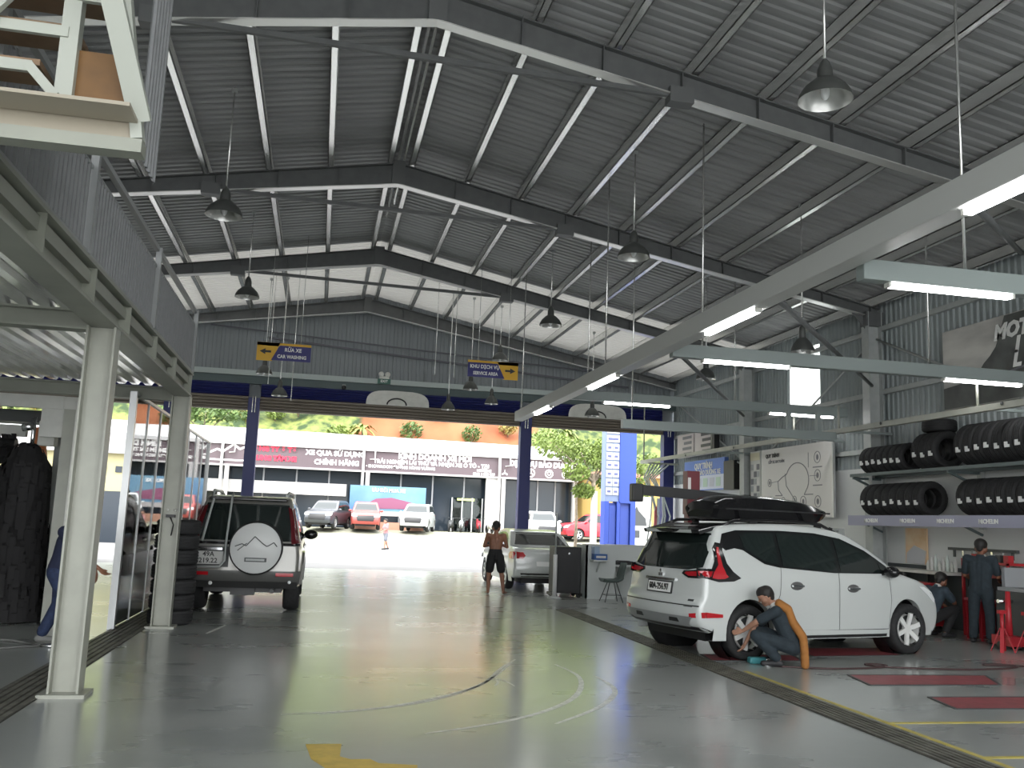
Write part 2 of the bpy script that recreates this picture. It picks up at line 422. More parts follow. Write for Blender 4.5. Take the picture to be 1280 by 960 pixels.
# ---- mezzanine
M_mez = mat('mezzanine_paint', (.275, .285, .24), .42, noise=.1, scale=1.5)
t = thing('mezzanine', 'cream steel mezzanine floor over the car wash bay at left', 'mezzanine', (-2.0, 13.7, 3.2))
b = MB(); b.box(-2.14, -1.9, 5.3, 13.7, 3.22, 3.245); b.box(-2.14, -1.9, 5.3, 13.7, 3.53, 3.56); b.box(-2.028, -2.012, 5.3, 13.7, 3.24, 3.54); b.build('edge_beam', M_mez, t, True)
for y in (5.35, 6.38, 7.8, 9.22, 10.7, 12.13, 13.6):
    b = MB(); b.box(-2.02, -1.905, y-.006, y+.006, 3.245, 3.53); b.build('stiffener', M_mez, t, True)
for y, z in ((5.4, 3.17), (8.7, 3.17), (13.62, 3.14)):
    b = MB(); b.box(XL+.02, -2.14, y-.09, y+.09, z, z+.02); b.box(XL+.02, -2.14, y-.09, y+.09, z+.16, z+.18); b.box(XL+.02, -2.14, y-.01, y+.01, z+.02, z+.17); b.build('cross_beam', M_mez, t, True)
b = MB(); corr(b, (XL+.02, 5.3, 0), (1, 0, 0), -2.15-XL, (0, 0, 1), [(0, 0, 3.35), (0, 8.4, 3.35)], .18, .04)
b.build('deck_sheet', mat('deck_foil', (.86, .86, .88), .2, .9, noise=.06, scale=2), t, True)
b = MB(); b.box(XL+.02, -1.95, 5.3, 13.7, 3.40, 3.50); b.build('deck_slab', M_mez, t, True)
M_mpan = mat('parapet_sheet', (.22, .225, .23), .5, noise=.06)
t = thing('mezzanine_parapet', 'grey ribbed sheet parapet with rail along the mezzanine edge', 'parapet', (-1.97, 13.7, 3.57))
for y0, y1 in ((5.3, 7.45), (7.55, 10.4), (10.5, 13.6)):
    b = MB(); corr(b, (-1.95, y0, 0), (0, 1, 0), y1-y0, (1, 0, 0), [(0, 0, 3.60), (0, 0, 4.27)], .1, .02); b.build('ribbed_panel', M_mpan, t, True)
for y in (5.3, 7.5, 10.45, 13.65):
    b = MB(); b.box(-1.96, -1.90, y-.03, y+.03, 3.57, 4.48); b.build('post', mat('rail_steel', (.3, .31, .31), .4), t, True)
b = MB(); b.bar((-1.95, 5.3, 4.46), (-1.95, 13.68, 4.46), .05, .05); b.bar((-1.95, 5.3, 4.27), (-1.95, 13.68, 4.27), .03, .03); b.build('top_rail', mat('rail_steel', (.3, .31, .31), .4), t, True)
b = MB(); b.bar((-1.93, 5.3, 3.585), (-1.93, 13.68, 3.585), .03, .02); b.build('bottom_rail', mat('rail_steel', (.3, .31, .31), .4), t, True)
for (y, lab) in ((8.72, 'cream H-section steel column in the left foreground'), (13.62, 'cream steel column standing beside the stacked black tyres')):
    t = thing('mezzanine_column', lab, 'column', (-2.02, y, 0), 0, 'cream mezzanine columns')
    b = MB(); b.box(-.125, -.107, -.1, .1, .03, 3.21); b.box(.107, .125, -.1, .1, .03, 3.21); b.box(-.11, .11, -.008, .008, .03, 3.21); b.build('shaft', M_cream, t)
    b = MB(); b.box(-.19, .19, -.17, .17, 0, .03); b.build('base_plate', M_cream, t)
    if y > 10:
        b = MB(); b.cbox((.0, -.04, 1.52), .12, .07, .04); b.tube([(0, -.05, 1.5), (.05, -.06, 1.4), (.03, -.05, 1.25)], .008, 6); b.build('tap_bracket', M_black, t)
        b = MB()
        for dx in (-.05, .05): b.ell((dx, -.02, 1.6), .02, .015, .02)
        b.build('round_cap', M_white, t)

# ---- stair in the top left corner
M_stw = mat('stair_white', (.42, .44, .39), .45); M_wood = mat('stair_plank', (.16, .075, .016), .5, noise=.25, scale=3, stretch=(1, 12, 1))
M_tread = mat('tread_plank', (.22, .14, .08), .55, noise=.2, scale=4)
t = thing('steel_stair', 'white steel staircase with wooden treads hanging in the top left corner', 'staircase', (-1.6, 5.2, 3.5))
b = MB(); b.box(-2.35, -1.07, 5.0, 5.12, 3.5, 3.575); b.build('landing_beam', M_mez, t, True)
b = MB(); b.box(-2.35, -1.09, 5.02, 5.1, 3.575, 3.76); b.build('landing_fascia', mat('beige_soffit', (.36, .32, .25), .5), t, True)
b = MB(); b.box(-2.3, -1.1, 4.78, 5.0, 3.66, 3.68); b.build('landing_underside', mat('beige_soffit', (.36, .32, .25), .5), t, True)
b = MB(); b.box(-1.5, -1.15, 5.03, 5.05, 3.78, 4.05); b.build('landing_plank', M_wood, t, True)
b = MB(); b.bar((-1.09, 5.02, 3.68), (-1.46, 4.3, 5.1), .05, .11, (1, 0, 0)); b.bar((-1.1, 5.05, 3.58), (-1.32, 5.03, 4.9), .06, .1, (0, 1, 0)); b.build('stringer', M_stw, t, True)
b = MB(); b.box(-1.53, -1.44, 4.98, 5.06, 3.74, 5.2); b.build('newel_post', M_stw, t, True)
b = MB(); corr(b, (-1.1, 5.06, 0), (0, 1, 0), .5, (1, 0, 0), [(0, 0, 3.52), (0, 0, 5.3)], .08, .015); b.build('side_sheet', M_mpan, t, True)
for k in range(4):
    z = 3.62+k*.22; x = -1.78+k*.16
    b = MB(); b.box(-2.6, x, 5.0, 5.26, z+.08, z+.115); tr = b.build('tread', M_tread, t, True)
    b = MB(); b.box(-2.6, x-.03, 4.97, 5.0, z+.03, z+.09); b.bar((x-.05, 4.98, z+.07), (x+.1, 4.98, z-.09), .03, .05) if k == 1 else None; b.build('tread_frame', M_stw, tr, True)
b = MB(); b.bar((-2.3, 4.93, 3.55), (-1.45, 4.93, 4.75), .04, .07); b.bar((-2.3, 4.9, 3.85), (-1.45, 4.9, 5.05), .04, .07); b.build('handrail', M_stw, t, True)

# ---- wash bay surround
t = thing('wash_bay_frame', 'white header and cream frame over the car wash opening', 'door frame', (-3.5, 13.85, 0))
b = MB(); b.box(XL+.05, -3.62, 13.8, 13.9, 2.95, 3.13); b.box(-3.9, -3.3, 13.82, 13.9, 2.55, 3.13); b.build('header', M_white, t, True)
b = MB(); b.box(-3.6, -3.44, 13.78, 13.95, 0, 2.95); b.build('jamb', M_cream, t, True)
b = MB(); b.box(-3.44, -3.40, 13.75, 13.98, 0, 3.1); b.build('jamb_edge', M_white, t, True)

# ---- glass screen along the wash bay
t = thing('glass_screen', 'clear glass screen of tall panes between wash bay and workshop', 'glass partition', (-2.6, 13.4, 0))
M_gl = glass_mat('clear_glass', (.93, .95, .90))
ys = [13.3, 14.4, 15.5, 16.6, 17.7, 18.8, 19.9, 21.0, 22.1]
M_alu = mat('aluminium', (.55, .56, .56), .35, .6)
for k, y in enumerate(ys):
    b = MB(); w = .045 if k in (0, 8) else .02; b.box(-2.6-w, -2.6+w, y-w, y+w, 0, 3.2); b.build('mullion', M_alu, t, True)
    if k < 8:
        b = MB(); b.box(-2.606, -2.594, y+w, ys[k+1]-.02, .96, 3.16); b.build('pane', M_gl, t, True)
        b = MB(); b.box(-2.61, -2.59, y+w, ys[k+1]-.02, .03, .96); b.build('kick_panel', mat('dark_kick', (.05, .055, .06), .12), t, True)
b = MB(); b.box(-2.63, -2.57, 13.3, 22.1, 3.16, 3.2); b.build('head_rail', M_alu, t, True)

# ---- drains
for lab, x0, x1, y0, y1 in (('steel grating drain along the wash bay at left', -2.61, -2.19, 2.5, 16.0), ('steel grating drain running diagonally to the lower right', 4.54, 4.90, 3.0, 17.3)):
    t = thing('floor_drain', lab, 'drain', ((x0+x1)/2, y0, 0))
    b = MB(); b.box(x0, x1, y0, y1, .0005, .004); b.build('channel', mat('drain_dark', (.05, .048, .042), .7, noise=.3, scale=8), t, True)
    n = 6; w = (x1-x0)/n
    for k in range(n):
        b = MB(); b.box(x0+k*w+.012, x0+(k+1)*w-.012, y0, y1, .004, .014); b.build('grate_bar', mat('grate_steel', (.13, .125, .105), .55, noise=.35, scale=6), t, True)
# ---- painted lines
M_yl = mat('yellow_floor_paint', (.55, .46, .10), .4, noise=.15, scale=10)
for lab, r_ in (('yellow floor line running beside the right drain', (4.95, 5.01, 5.3, 10.2)), ('yellow cross line right of the drain, between the red plates and the lower one', (5.01, 7.8, 7.42, 7.48)), ('yellow cross line in the lower right corner', (5.01, 7.4, 6.24, 6.30))):
    b = MB(); b.box(r_[0], r_[1], r_[2], r_[3], .0005, .003); tag(b.build('floor_line', M_yl), lab, 'line', 'yellow bay lines')
b = MB(); b.prism([(.02, 6.9), (.27, 6.9), (.25, 6.55), (.32, 6.47), (.45, 6.47), (.5, 6.36), (.75, 6.3), (.7, 6.0), (.2, 6.15), (.06, 6.5)], (0, 0, .0005), (1, 0, 0), (0, 1, 0), .0025)
tag(b.build('floor_emblem', mat('emblem_yellow', (.62, .43, .07), .4, noise=.12, scale=9)), 'yellow painted emblem on the floor at the bottom edge', 'marking')
# tyre skid arcs
M_skid = mat('skid_mark', (.78, .79, .73), .35, noise=.25, scale=14)
def arc_strip(pts, w, lab):
    v = []; P = [Vector((x, y, .0012)) for x, y in pts]
    Q = []
    for i in range(len(P)-1):
        p0, p1, p2, p3 = P[max(i-1, 0)], P[i], P[i+1], P[min(i+2, len(P)-1)]
        for s in range(6):
            q = s/6; Q.append(.5*((2*p1)+(p2-p0)*q+(2*p0-5*p1+4*p2-p3)*q*q+(3*p1-p0-3*p2+p3)*q**3))
    Q.append(P[-1])
    for i, p in enumerate(Q):
        d = (Q[min(i+1, len(Q)-1)]-Q[max(i-1, 0)]).normalized(); n = Vector((-d.y, d.x, 0)); tt = w*(.5+.5*math.sin(math.pi*i/(len(Q)-1)))
        v += [p-n*tt/2, p+n*tt/2]
    b = MB(); b.add(v, [(2*i, 2*i+1, 2*i+3, 2*i+2) for i in range(len(Q)-1)]); tag(b.build('skid_mark', M_skid), lab, 'skid mark', 'skid marks')
arc_strip([(-.19, 7.9), (.6, 8.15), (1.3, 8.75), (1.75, 9.4), (2.1, 10.3), (2.4, 10.95)], .05, 'pale skid arc left of the scribbled mark, outer one')
arc_strip([(.1, 7.9), (.9, 8.3), (1.5, 8.95), (1.9, 9.7), (2.3, 10.7)], .04, 'pale skid arc left of the scribbled mark, inner one')
arc_strip([(.9, 7.2), (1.6, 7.6), (2.2, 8.2), (2.6, 8.9), (2.85, 9.8), (2.8, 10.6)], .06, 'long pale skid arc curving right of the scribbled mark')
arc_strip([(2.0, 7.5), (2.6, 8.2), (3.0, 9.0), (3.05, 9.8)], .06, 'short pale skid arc farthest right on the floor')
arc_strip([(1.7, 9.75), (1.9, 9.5), (1.82, 9.2)], .03, 'scribbled pale mark in mid floor, left stroke')
arc_strip([(1.85, 9.8), (1.98, 9.5), (2.02, 9.2)], .03, 'scribbled pale mark in mid floor, right stroke')
arc_strip([(-1.35, 13.0), (-1.2, 14.0)], .06, 'short white scuff on the floor behind the tyre stack')
# ================================================================ OUTSIDE
M_asph = mat('pale_asphalt', (.175, .17, .168), .8, noise=.12, scale=.6)
M_lot = mat('lot_gravel', (.22, .23, .16), .9, noise=.2, scale=1.2, col2=(.30, .29, .23))
b = MB(); b.add([(-90, 29.2, -.03), (90, 29.2, -.03), (90, 50, -.03), (-90, 50, -.03)], [(0, 1, 2, 3)])
b.add([(-90, -60, -.32), (90, -60, -.32), (90, 29.2, -.32), (-90, 29.2, -.32)], [(0, 1, 2, 3)])
struct(b.build('ground', M_asph))
b = MB(); ys = [(50, -.03), (51, .12), (58, .86), (75, .9), (200, 1.2)]
v = []; 
for y, z in ys: v += [(-90, y, z), (90, y, z)]
b.add(v, [(2*i, 2*i+1, 2*i+3, 2*i+2) for i in range(len(ys)-1)])
struct(b.build('ground_lot', M_lot))
b = MB(); b.box(-60, 60, 49.6, 50.3, -.03, .12); struct(b.build('trim_4', mat('kerb', (.5, .5, .48), .8)))

# red earth hillside
def hz(x, y): return .9+max(0, y-73.6)*.9*(1+.08*math.sin(x*.23)+.05*math.sin(x*.61+y))
def hill_mat():
    m = mat('red_earth_hill', (.22, .055, .018), .9, col2=(.26, .10, .04), noise=.3, scale=.25); nt = m.node_tree; b_ = nt.nodes['Principled BSDF']
    src = b_.inputs['Base Color'].links[0].from_socket
    g = nt.nodes.new('ShaderNodeNewGeometry'); sp = nt.nodes.new('ShaderNodeSeparateXYZ'); nt.links.new(g.outputs['Position'], sp.inputs[0])
    n = nt.nodes.new('ShaderNodeTexNoise'); n.inputs['Scale'].default_value = .35; n.inputs['Detail'].default_value = 5; nt.links.new(g.outputs['Position'], n.inputs['Vector'])
    def mth(op, a, c):
        k = nt.nodes.new('ShaderNodeMath'); k.operation = op; k.use_clamp = op == 'MAXIMUM'
        for i, q in enumerate((a, c)):
            if isinstance(q, (int, float)): k.inputs[i].default_value = q
            else: nt.links.new(q, k.inputs[i])
        return k.outputs[0]
    nz = mth('MULTIPLY', mth('SUBTRACT', n.outputs['Fac'], .5), 9)
    up = mth('MULTIPLY', mth('ADD', mth('SUBTRACT', sp.outputs[2], 11.5), nz), .6)
    lf = mth('MULTIPLY', mth('ADD', mth('SUBTRACT', 4.0, sp.outputs[0]), nz), .6)
    rt = mth('MULTIPLY', mth('ADD', mth('SUBTRACT', sp.outputs[0], 19.0), nz), .6)
    f = mth('MAXIMUM', mth('MAXIMUM', up, lf), rt)
    mx = nt.nodes.new('ShaderNodeMix'); mx.data_type = 'RGBA'; nt.links.new(f, mx.inputs[0]); nt.links.new(src, mx.inputs[6]); gn = nt.nodes.new('ShaderNodeTexNoise'); gn.inputs['Scale'].default_value = 1.1; gn.inputs['Detail'].default_value = 6; nt.links.new(g.outputs['Position'], gn.inputs['Vector'])
    gr = nt.nodes.new('ShaderNodeValToRGB'); gr.color_ramp.elements[0].position = .38; gr.color_ramp.elements[1].position = .62; gr.color_ramp.elements[0].color = (.022, .045, .012, 1); gr.color_ramp.elements[1].color = (.17, .20, .05, 1)
    nt.links.new(gn.outputs['Fac'], gr.inputs[0]); nt.links.new(gr.outputs[0], mx.inputs[7])
    nt.links.new(mx.outputs[2], b_.inputs['Base Color']); return m
M_hill = hill_mat()
b = MB(); v = []; nx, ny = 60, 14
for j in range(ny):
    for i in range(nx):
        x = -70+i*150/(nx-1); y = 74+j*4.5
        z = hz(x, y)+.3*math.sin(x*.9+j*1.7)
        v.append((x, y, z))
b.add(v, [(j*nx+i, j*nx+i+1, (j+1)*nx+i+1, (j+1)*nx+i) for j in range(ny-1) for i in range(nx-1)], True)
struct(b.build('hillside', M_hill))

M_leaf = [mat('leaf_light', (.15, .21, .04), .6, noise=.3, scale=2), mat('leaf_mid', (.075, .13, .03), .6, noise=.3, scale=2), mat('leaf_dry', (.24, .20, .05), .6, noise=.3, scale=2)]
def leaf_cloud(c, rx, ry, rz, n, s, seed, mb=None):
    rnd = random.Random(seed); mb = mb or MB()
    for _ in range(n):
        while True:
            p = Vector((rnd.uniform(-1, 1), rnd.uniform(-1, 1), rnd.uniform(-1, 1)))
            if .25 < p.length < 1: break
        q = Vector((c[0]+p.x*rx, c[1]+p.y*ry, c[2]+p.z*rz))
        a = Vector((rnd.gauss(0, 1), rnd.gauss(0, 1), rnd.gauss(0, 1))).normalized(); d = a.orthogonal().normalized(); e = a.cross(d)
        L = s*rnd.uniform(.6, 1.3)
        mb.add([q-d*L, q+e*L*.4, q+d*L, q-e*L*.4], [(0, 1, 2, 3)])
    return mb
def palm_cloud(c, n, L, seed):
    rnd = random.Random(seed); mb = MB()
    for k in range(n):
        t = rnd.uniform(0, 2*math.pi); up = rnd.uniform(.2, 1.1)
        d = Vector((math.cos(t), math.sin(t), 0)); pts = []
        for i in range(5):
            s_ = i/4; pts.append(Vector(c)+d*L*s_*math.cos(up*.6)+Vector((0, 0, L*(up*s_-.9*s_*s_))))
        sd = Vector((-d.y, d.x, 0)); v = []
        for i, p in enumerate(pts):
            w = L*.09*math.sin(math.pi*(i+.6)/5.2); v += [p-sd*w, p+sd*w]
        mb.add(v, [(2*i, 2*i+1, 2*i+3, 2*i+2) for i in range(4)])
    return mb
protos = []
rnd = random.Random(3)
ORD = ['first', 'second', 'third', 'fourth', 'fifth', 'sixth', 'seventh', 'eighth', 'ninth', 'tenth', 'eleventh', 'twelfth', 'thirteenth', 'fourteenth', 'fifteenth']
spots = [(-15+k*2.3+rnd.uniform(-.25, .25), 81.2, 'front row at left') for k in range(9)]+[(-16+k*2.3+rnd.uniform(-.3, .3), 84.6, 'back row at left') for k in range(10)]+[(7.4+k*3.1+rnd.uniform(-.5, .5), 82.0+(k % 2)*2.2, 'sparse row on red earth') for k in range(7)]+[(-44+k*2.9, 83, 'row seen through the wash bay') for k in range(9)]
cnt = {}
for k, (x, y, where) in enumerate(spots):
    cnt[where] = cnt.get(where, 0)+1
    kind = (k*7+k//3) % 3 if k % 4 else 3
    adj = ['light green', 'dark green', 'yellowish', 'palm-like'][kind]
    lab = '%s hillside bush, %s from the left in the %s' % (adj, ORD[cnt[where]-1], where)
    if kind not in [p[0] for p in protos]:
        if kind == 3: fb = palm_cloud((0, 0, .9), 26, 1.6, 5)
        else: fb = leaf_cloud((0, 0, .85), 1.12, 1.1, .95, 420, .2, 10+kind)
        o = fb.build('hillside_bush', M_leaf[[0, 1, 2, 0][kind]])
        sb = MB(); sb.tube([(0, 0, -.4), (0, 0, 1.0)], .07, 6); sb.build('stem', mat('bark', (.16, .12, .08), .9), o)
        protos.append((kind, o)); o.location = (x, y, hz(x, y)-.1)
    else:
        src = [p[1] for p in protos if p[0] == kind][0]
        o = dup(src, (x, y, hz(x, y)-.1), rnd.uniform(0, 6)); s_ = rnd.uniform(.82, .98); o.scale = (s_, s_, s_)
    tag(o, lab, 'bush', 'hillside bushes in the '+where)

# ---- showroom across the street
M_sign = mat('mauve_sign_strip', (.105, .078, .088), .6)
M_pale = mat('pale_render', (.42, .41, .40), .6)
M_dglass = mat('showroom_dark_glass', (.020, .028, .038), .12, spec=.4)
FY = 62.0
t = thing('showroom', 'long white roofed car showroom with mauve sign strip across the street', 'building', (4, FY, .9))
def zt(x): return 6.2+(x-4)*-.012
def zb(x): return 4.78+(x-4)*-.014
xs = [-30, -15.6, -6.3, 2.75, 12.0, 17.6]
b = MB(); b.add([(-30, FY-.3, 6.35), (17.6, FY-.3, 6.02), (17.6, FY+11, 7.9), (-30, FY+11, 8.3)], [(0, 1, 2, 3)]); b.box(-30, 17.6, FY-.32, FY-.1, 6.02, 6.25)
b.box(-30, 17.6, FY+10.9, FY+11.1, .9, 7.9)
b.build('roof', mat('white_roof', (.5, .5, .5), .5), t, True)
for i in range(5):
    b = MB(); b.box(xs[i]+.06, xs[i+1]-.06, FY-.15, FY-.05, 4.72, 6.15); b.build('sign_board', M_sign, t, True)
    b = MB(); b.box(xs[i], xs[i+1], FY-.2, FY, 4.60, 4.72); b.build('sill_beam', M_pale, t, True)
    b = MB(); b.box(xs[i]-.14, xs[i]+.02, FY-.5, FY-.3, .85, 6.2); b.build('canopy_pole', M_pale, t, True)
    b = MB(); b.box(xs[i]+.15, xs[i]+.42, FY-.25, FY-.0, .85, 4.7); b.build('pier', M_pale, t, True)
    b = MB(); b.tube([(xs[i]+.7, FY-.3, 6.3), (xs[i]+.7, FY-.3, 5.5), (xs[i]+.35, FY-.3, 5.45)], .05, 6); b.build('downpipe', M_pale, t, True)
    nseg = 4
    for k in range(nseg):
        x0 = xs[i]+.42+(xs[i+1]-xs[i]-.5)*k/nseg; x1 = xs[i]+.42+(xs[i+1]-xs[i]-.5)*(k+1)/nseg
        b = MB(); b.box(x0+.04, x1-.04, FY+1.0, FY+1.05, .92, 4.62); p = b.build('glazing', M_dglass, t, True)
        b = MB(); b.box(x1-.05, x1+.05, FY+.9, FY+1.05, .9, 4.62); b.build('frame', mat('window_frame', (.3, .31, .33), .5), p, False) if False else b.build('frame', mat('window_frame', (.3, .31, .33), .5), t, True)
    b = MB(); b.box(xs[i+1]-.3 if i == 4 else xs[i+1]-.9, xs[i+1]-.1, FY-.1, FY+.2, .85, 4.7); b.build('pier', M_pale, t, True) if i in (3, 4) else None
b = MB(); b.box(-30, 17.6, FY+1.1, FY+1.2, .9, 4.7); b.box(-30, 17.6, FY, FY+1.1, 4.62, 4.7); b.build('back_panel', mat('showroom_interior', (.03, .035, .045), .7), t, True)
b = MB(); b.box(-12, 1.7, FY+.3, FY+.5, 2.95, 3.75); b.build('white_fascia', M_pale, t, True)
X1, UZ = (1, 0, 0), (0, 0, 1)
ytx = FY-.16
def T(s, size, x, z, m=M_wtext, bold=.03, **k): return text('lettering', s, size, m, None, (x, ytx, z), X1, UZ, bold, ext=.02, **k)
def T2(*a, **k):
    o = T(*a, **k); o.parent = t; o.location = (-4, -FY, -.9); return o
T2('XE QUA SỬ DỤNG', .46, .85, 5.72, bold=.02); T2('CHÍNH HÃNG', .46, .95, 5.12, bold=.02)
T2('KINH DOANH XE MỚI', .5, 7.5, 5.78); T2('TRẢI NGHIỆM LÁI THỬ VÀ NHẬN XE Ô TÔ - TẠI', .36, 7.3, 5.36, bold=.015)
T2('• SHOWROOM ĐƯỜNG HÙNG VƯƠNG', .26, 5.2, 5.02, bold=.01); T2('HOTLINE\n0263 3 888 999', .24, 10.9, 4.95, bold=.01)
T2('DỊCH VỤ BẢO DƯỠNG', .5, 15.1, 5.68, sx=.9)
M_redt = mat('red_sign_text', (.70, .03, .07), .5)
T2('CÔNG TY Ô TÔ', .42, -3.2, 5.8, M_redt, .03); T2('TRUNG TÂM XE', .42, -3.2, 5.2, M_redt, .03)
b = MB()
zz = [(-7.9, 5.05), (-6.7, 5.65), (-6.35, 5.5), (-5.7, 6.0), (-5.3, 5.7), (-5.0, 5.85), (-4.5, 5.1)]
for p, q in zip(zz, zz[1:]): b.bar((p[0]+.0, ytx, p[1]), (q[0], ytx, q[1]), .03, .13)
b.box(-7.9, -4.6, ytx-.01, ytx+.01, 4.92, 5.02); b.build('mountain_emblem', M_wtext, t, True)
for k, xx in enumerate((14.2, 15.5, 16.7)):
    b = MB(); b.lathe([(.22, 0), (.3, 0), (.3, -.03), (.22, -.03), (.22, 0)], (xx, ytx+.01, 5.08), 'Y', 20)
    if k == 0:
        for a in range(3): b.bar((xx, ytx-.01, 5.08), (xx+.26*math.cos(rad(90+120*a)), ytx-.01, 5.08+.26*math.sin(rad(90+120*a))), .03, .06)
    else: b.lathe([(.09, 0), (.14, 0), (.14, -.03), (.09, -.03), (.09, 0)], (xx, ytx+.01, 5.1), 'Y', 16)
    b.build('round_emblem', M_wtext, t, True)
for xx in (12.35,):
    b = MB()
    for a in range(3): b.bar((xx, ytx-.01, 5.0), (xx+.22*math.cos(rad(90+120*a)), ytx-.01, 5.0+.22*math.sin(rad(90+120*a))), .03, .1)
    b.build('three_point_emblem', M_wtext, t, True)
# billboard in front of the glass
t2 = thing('billboard', 'wide blue printed hoarding with pink car shape before the showroom', 'billboard', (4.4, 60.6, .9))
b = MB(); b.box(1.9, 6.85, 60.6, 60.66, 1.75, 3.68); b.build('panel', mat('billboard_blue', (.07, .17, .33), .5, col2=(.16, .30, .36), scale=.35), t2, True)
b = MB(); b.prism([(2.9, 2.45), (3.6, 2.85), (4.6, 2.95), (5.6, 2.75), (6.5, 2.55), (6.5, 2.25), (3.0, 2.2)], (0, 60.59, 0), X1, UZ, .01); b.build('pink_shape', mat('billboard_pink', (.22, .07, .13), .5), t2, True)
b = MB(); b.box(1.9, 6.85, 60.58, 60.6, 1.75, 2.05); b.build('white_band', M_pale, t2, True)
b = MB(); b.box(2.2, 6.8, 60.5, 60.75, .85, 1.35); b.box(2.2, 2.4, 60.6, 60.7, 1.3, 1.8); b.box(6.4, 6.6, 60.6, 60.7, 1.3, 1.8); b.build('brick_base', mat('base_brick', (.5, .28, .2), .8), t2, True)
o = text('lettering', 'ƯU ĐÃI MUA XE', .3, M_wtext, t2, (0, 0, 0), X1, UZ, .01, ext=.01); o.location = (0, -.02, 2.5)
# scooters by the entrance
for k, (x, y) in enumerate(((8.6, 60.5), (9.3, 60.6), (10.4, 60.4), (11.2, 60.5))):
    s = thing('scooter', ['dark parked scooter nearest the white SUV across the street', 'second parked scooter beside the showroom door', 'third parked scooter beside the showroom door', 'parked scooter nearest the right pole of the showroom'][k], 'scooter', (x, y, .87), rad(70+k*9), 'scooters at the showroom')
    b = MB(); b.tube([(-.5, 0, .35), (-.2, 0, .65), (.2, 0, .35), (.5, 0, .9)], [.12, .16, .1, .05], 8); b.build('body', [M_dark, M_steel, M_red, M_white][k], s)
    for xw in (-.55, .6):
        b = MB(); b.lathe([(.12, -.04), (.26, -.04), (.28, 0), (.26, .04), (.12, .04)], (xw, 0, .28), 'Y', 14); b.build('wheel', M_rubber, s)
    b = MB(); b.tube([(.48, -.3, .95), (.5, 0, .92), (.48, .3, .95)], .02, 6); b.build('handlebar', M_dark, s)
# entrance doors
b = MB(); b.box(8.9, 11.0, FY+.6, FY+.66, .9, 3.2); o = b.build('showroom_door', glass_mat('door_glass', (.55, .62, .6))); tag(o, 'glass showroom entrance doors behind the scooters', 'door')
b = MB()
for x in (8.9, 9.6, 10.3, 11.0): b.box(x-.04, x+.04, FY+.55, FY+.7, .9, 3.2)
b.build('door_frame', M_alu, o)
b = MB(); b.box(9.2, 10.4, FY+.3, FY+.36, 3.0, 3.15) ; b.build('lintel', mat('green_strip', (.5, .62, .2), .5), o)

# ---- yellow building at right
t = thing('yellow_building', 'yellow rendered building behind the roadside trees', 'building', (20, 56, .8))
b = MB(); b.box(18.0, 40, 58, 66, .7, 4.9); b.build('wall', mat('yellow_render', (.42, .29, .09), .7), t, True)
b = MB(); b.box(17.75, 40.4, 57.4, 66.4, 4.9, 5.2); b.build('roof', mat('red_roof', (.4, .2, .14), .7), t, True)
for k in range(4):
    b = MB(); b.box(19+k*3, 20.4+k*3, 57.95, 58.02, 1.8, 3.6); b.build('window', M_dglass, t, True)

# ---- blue sign pylon
t = thing('sign_pylon', 'tall blue sign pylon with white plates outside the door', 'sign pylon', (11.05, 33.2, 0))
M_pb = mat('pylon_blue', (.03, .075, .40), .45); M_pb2 = mat('pylon_dark_blue', (.03, .07, .36), .45)
b = MB(); b.box(10.45, 11.0, 33.0, 33.5, 2.55, 5.6); b.build('plate_panel', mat('pylon_pale', (.2, .26, .42), .5), t, True)
b = MB(); b.box(11.0, 11.65, 32.95, 33.55, 2.5, 5.6); b.build('blue_panel', M_pb, t, True)
b = MB(); b.box(10.45, 10.62, 33.0, 33.5, 0, 2.55); b.box(10.92, 11.04, 32.95, 33.5, 0, 2.55); b.box(11.45, 11.65, 32.95, 33.55, 0, 2.5); b.box(10.5, 11.6, 33.1, 33.45, 0, 2.5); b.build('base', M_pb, t, True)
b = MB(); b.box(10.64, 10.9, 33.04, 33.1, .1, 2.4); b.box(11.08, 11.42, 33.04, 33.1, .1, 2.4); b.build('base_recess', M_pb2, t, True)
for r_ in range(8):
    for c_ in range(2):
        if r_ in (0, 1) and c_: continue
        z = 5.1-r_*.33; b = MB(); x0 = 10.48+c_*.26; x1 = x0+(.5 if r_ < 2 else .235)
        b.box(x0, x1, 32.97, 33.0, z, z+.27); p = b.build('white_plate', M_white, t, True)
        b = MB(); b.box(x0+.05, x1-.05, 32.96, 32.97, z+.09, z+.17); b.build('print', mat('plate_print', (.12, .14, .3), .6), p, False); p.children[0].location = (-11.05, -33.2, 0)
# ---- grey poster stand behind pylon
t = thing('poster_stand', 'black and white poster stand right of the blue pylon', 'poster', (13.0, 36.5, 0))
b = MB(); b.box(12.3, 13.6, 36.5, 36.56, .9, 2.9); b.build('board', M_white, t, True)
b = MB(); b.prism([(12.6, 1.7), (12.95, 2.5), (13.05, 2.3), (13.35, 2.0), (13.4, 1.7)], (0, 36.49, 0), X1, UZ, .01); b.box(12.5, 12.7, 36.48, 36.5, 1.2, 1.5); b.box(12.9, 13.1, 36.48, 36.5, 1.2, 1.5); b.build('print', M_dark, t, True)
b = MB(); b.box(12.3, 12.38, 36.5, 36.58, -.03, .9); b.box(13.5, 13.58, 36.5, 36.58, -.03, .9); b.build('leg', M_steel, t, True)

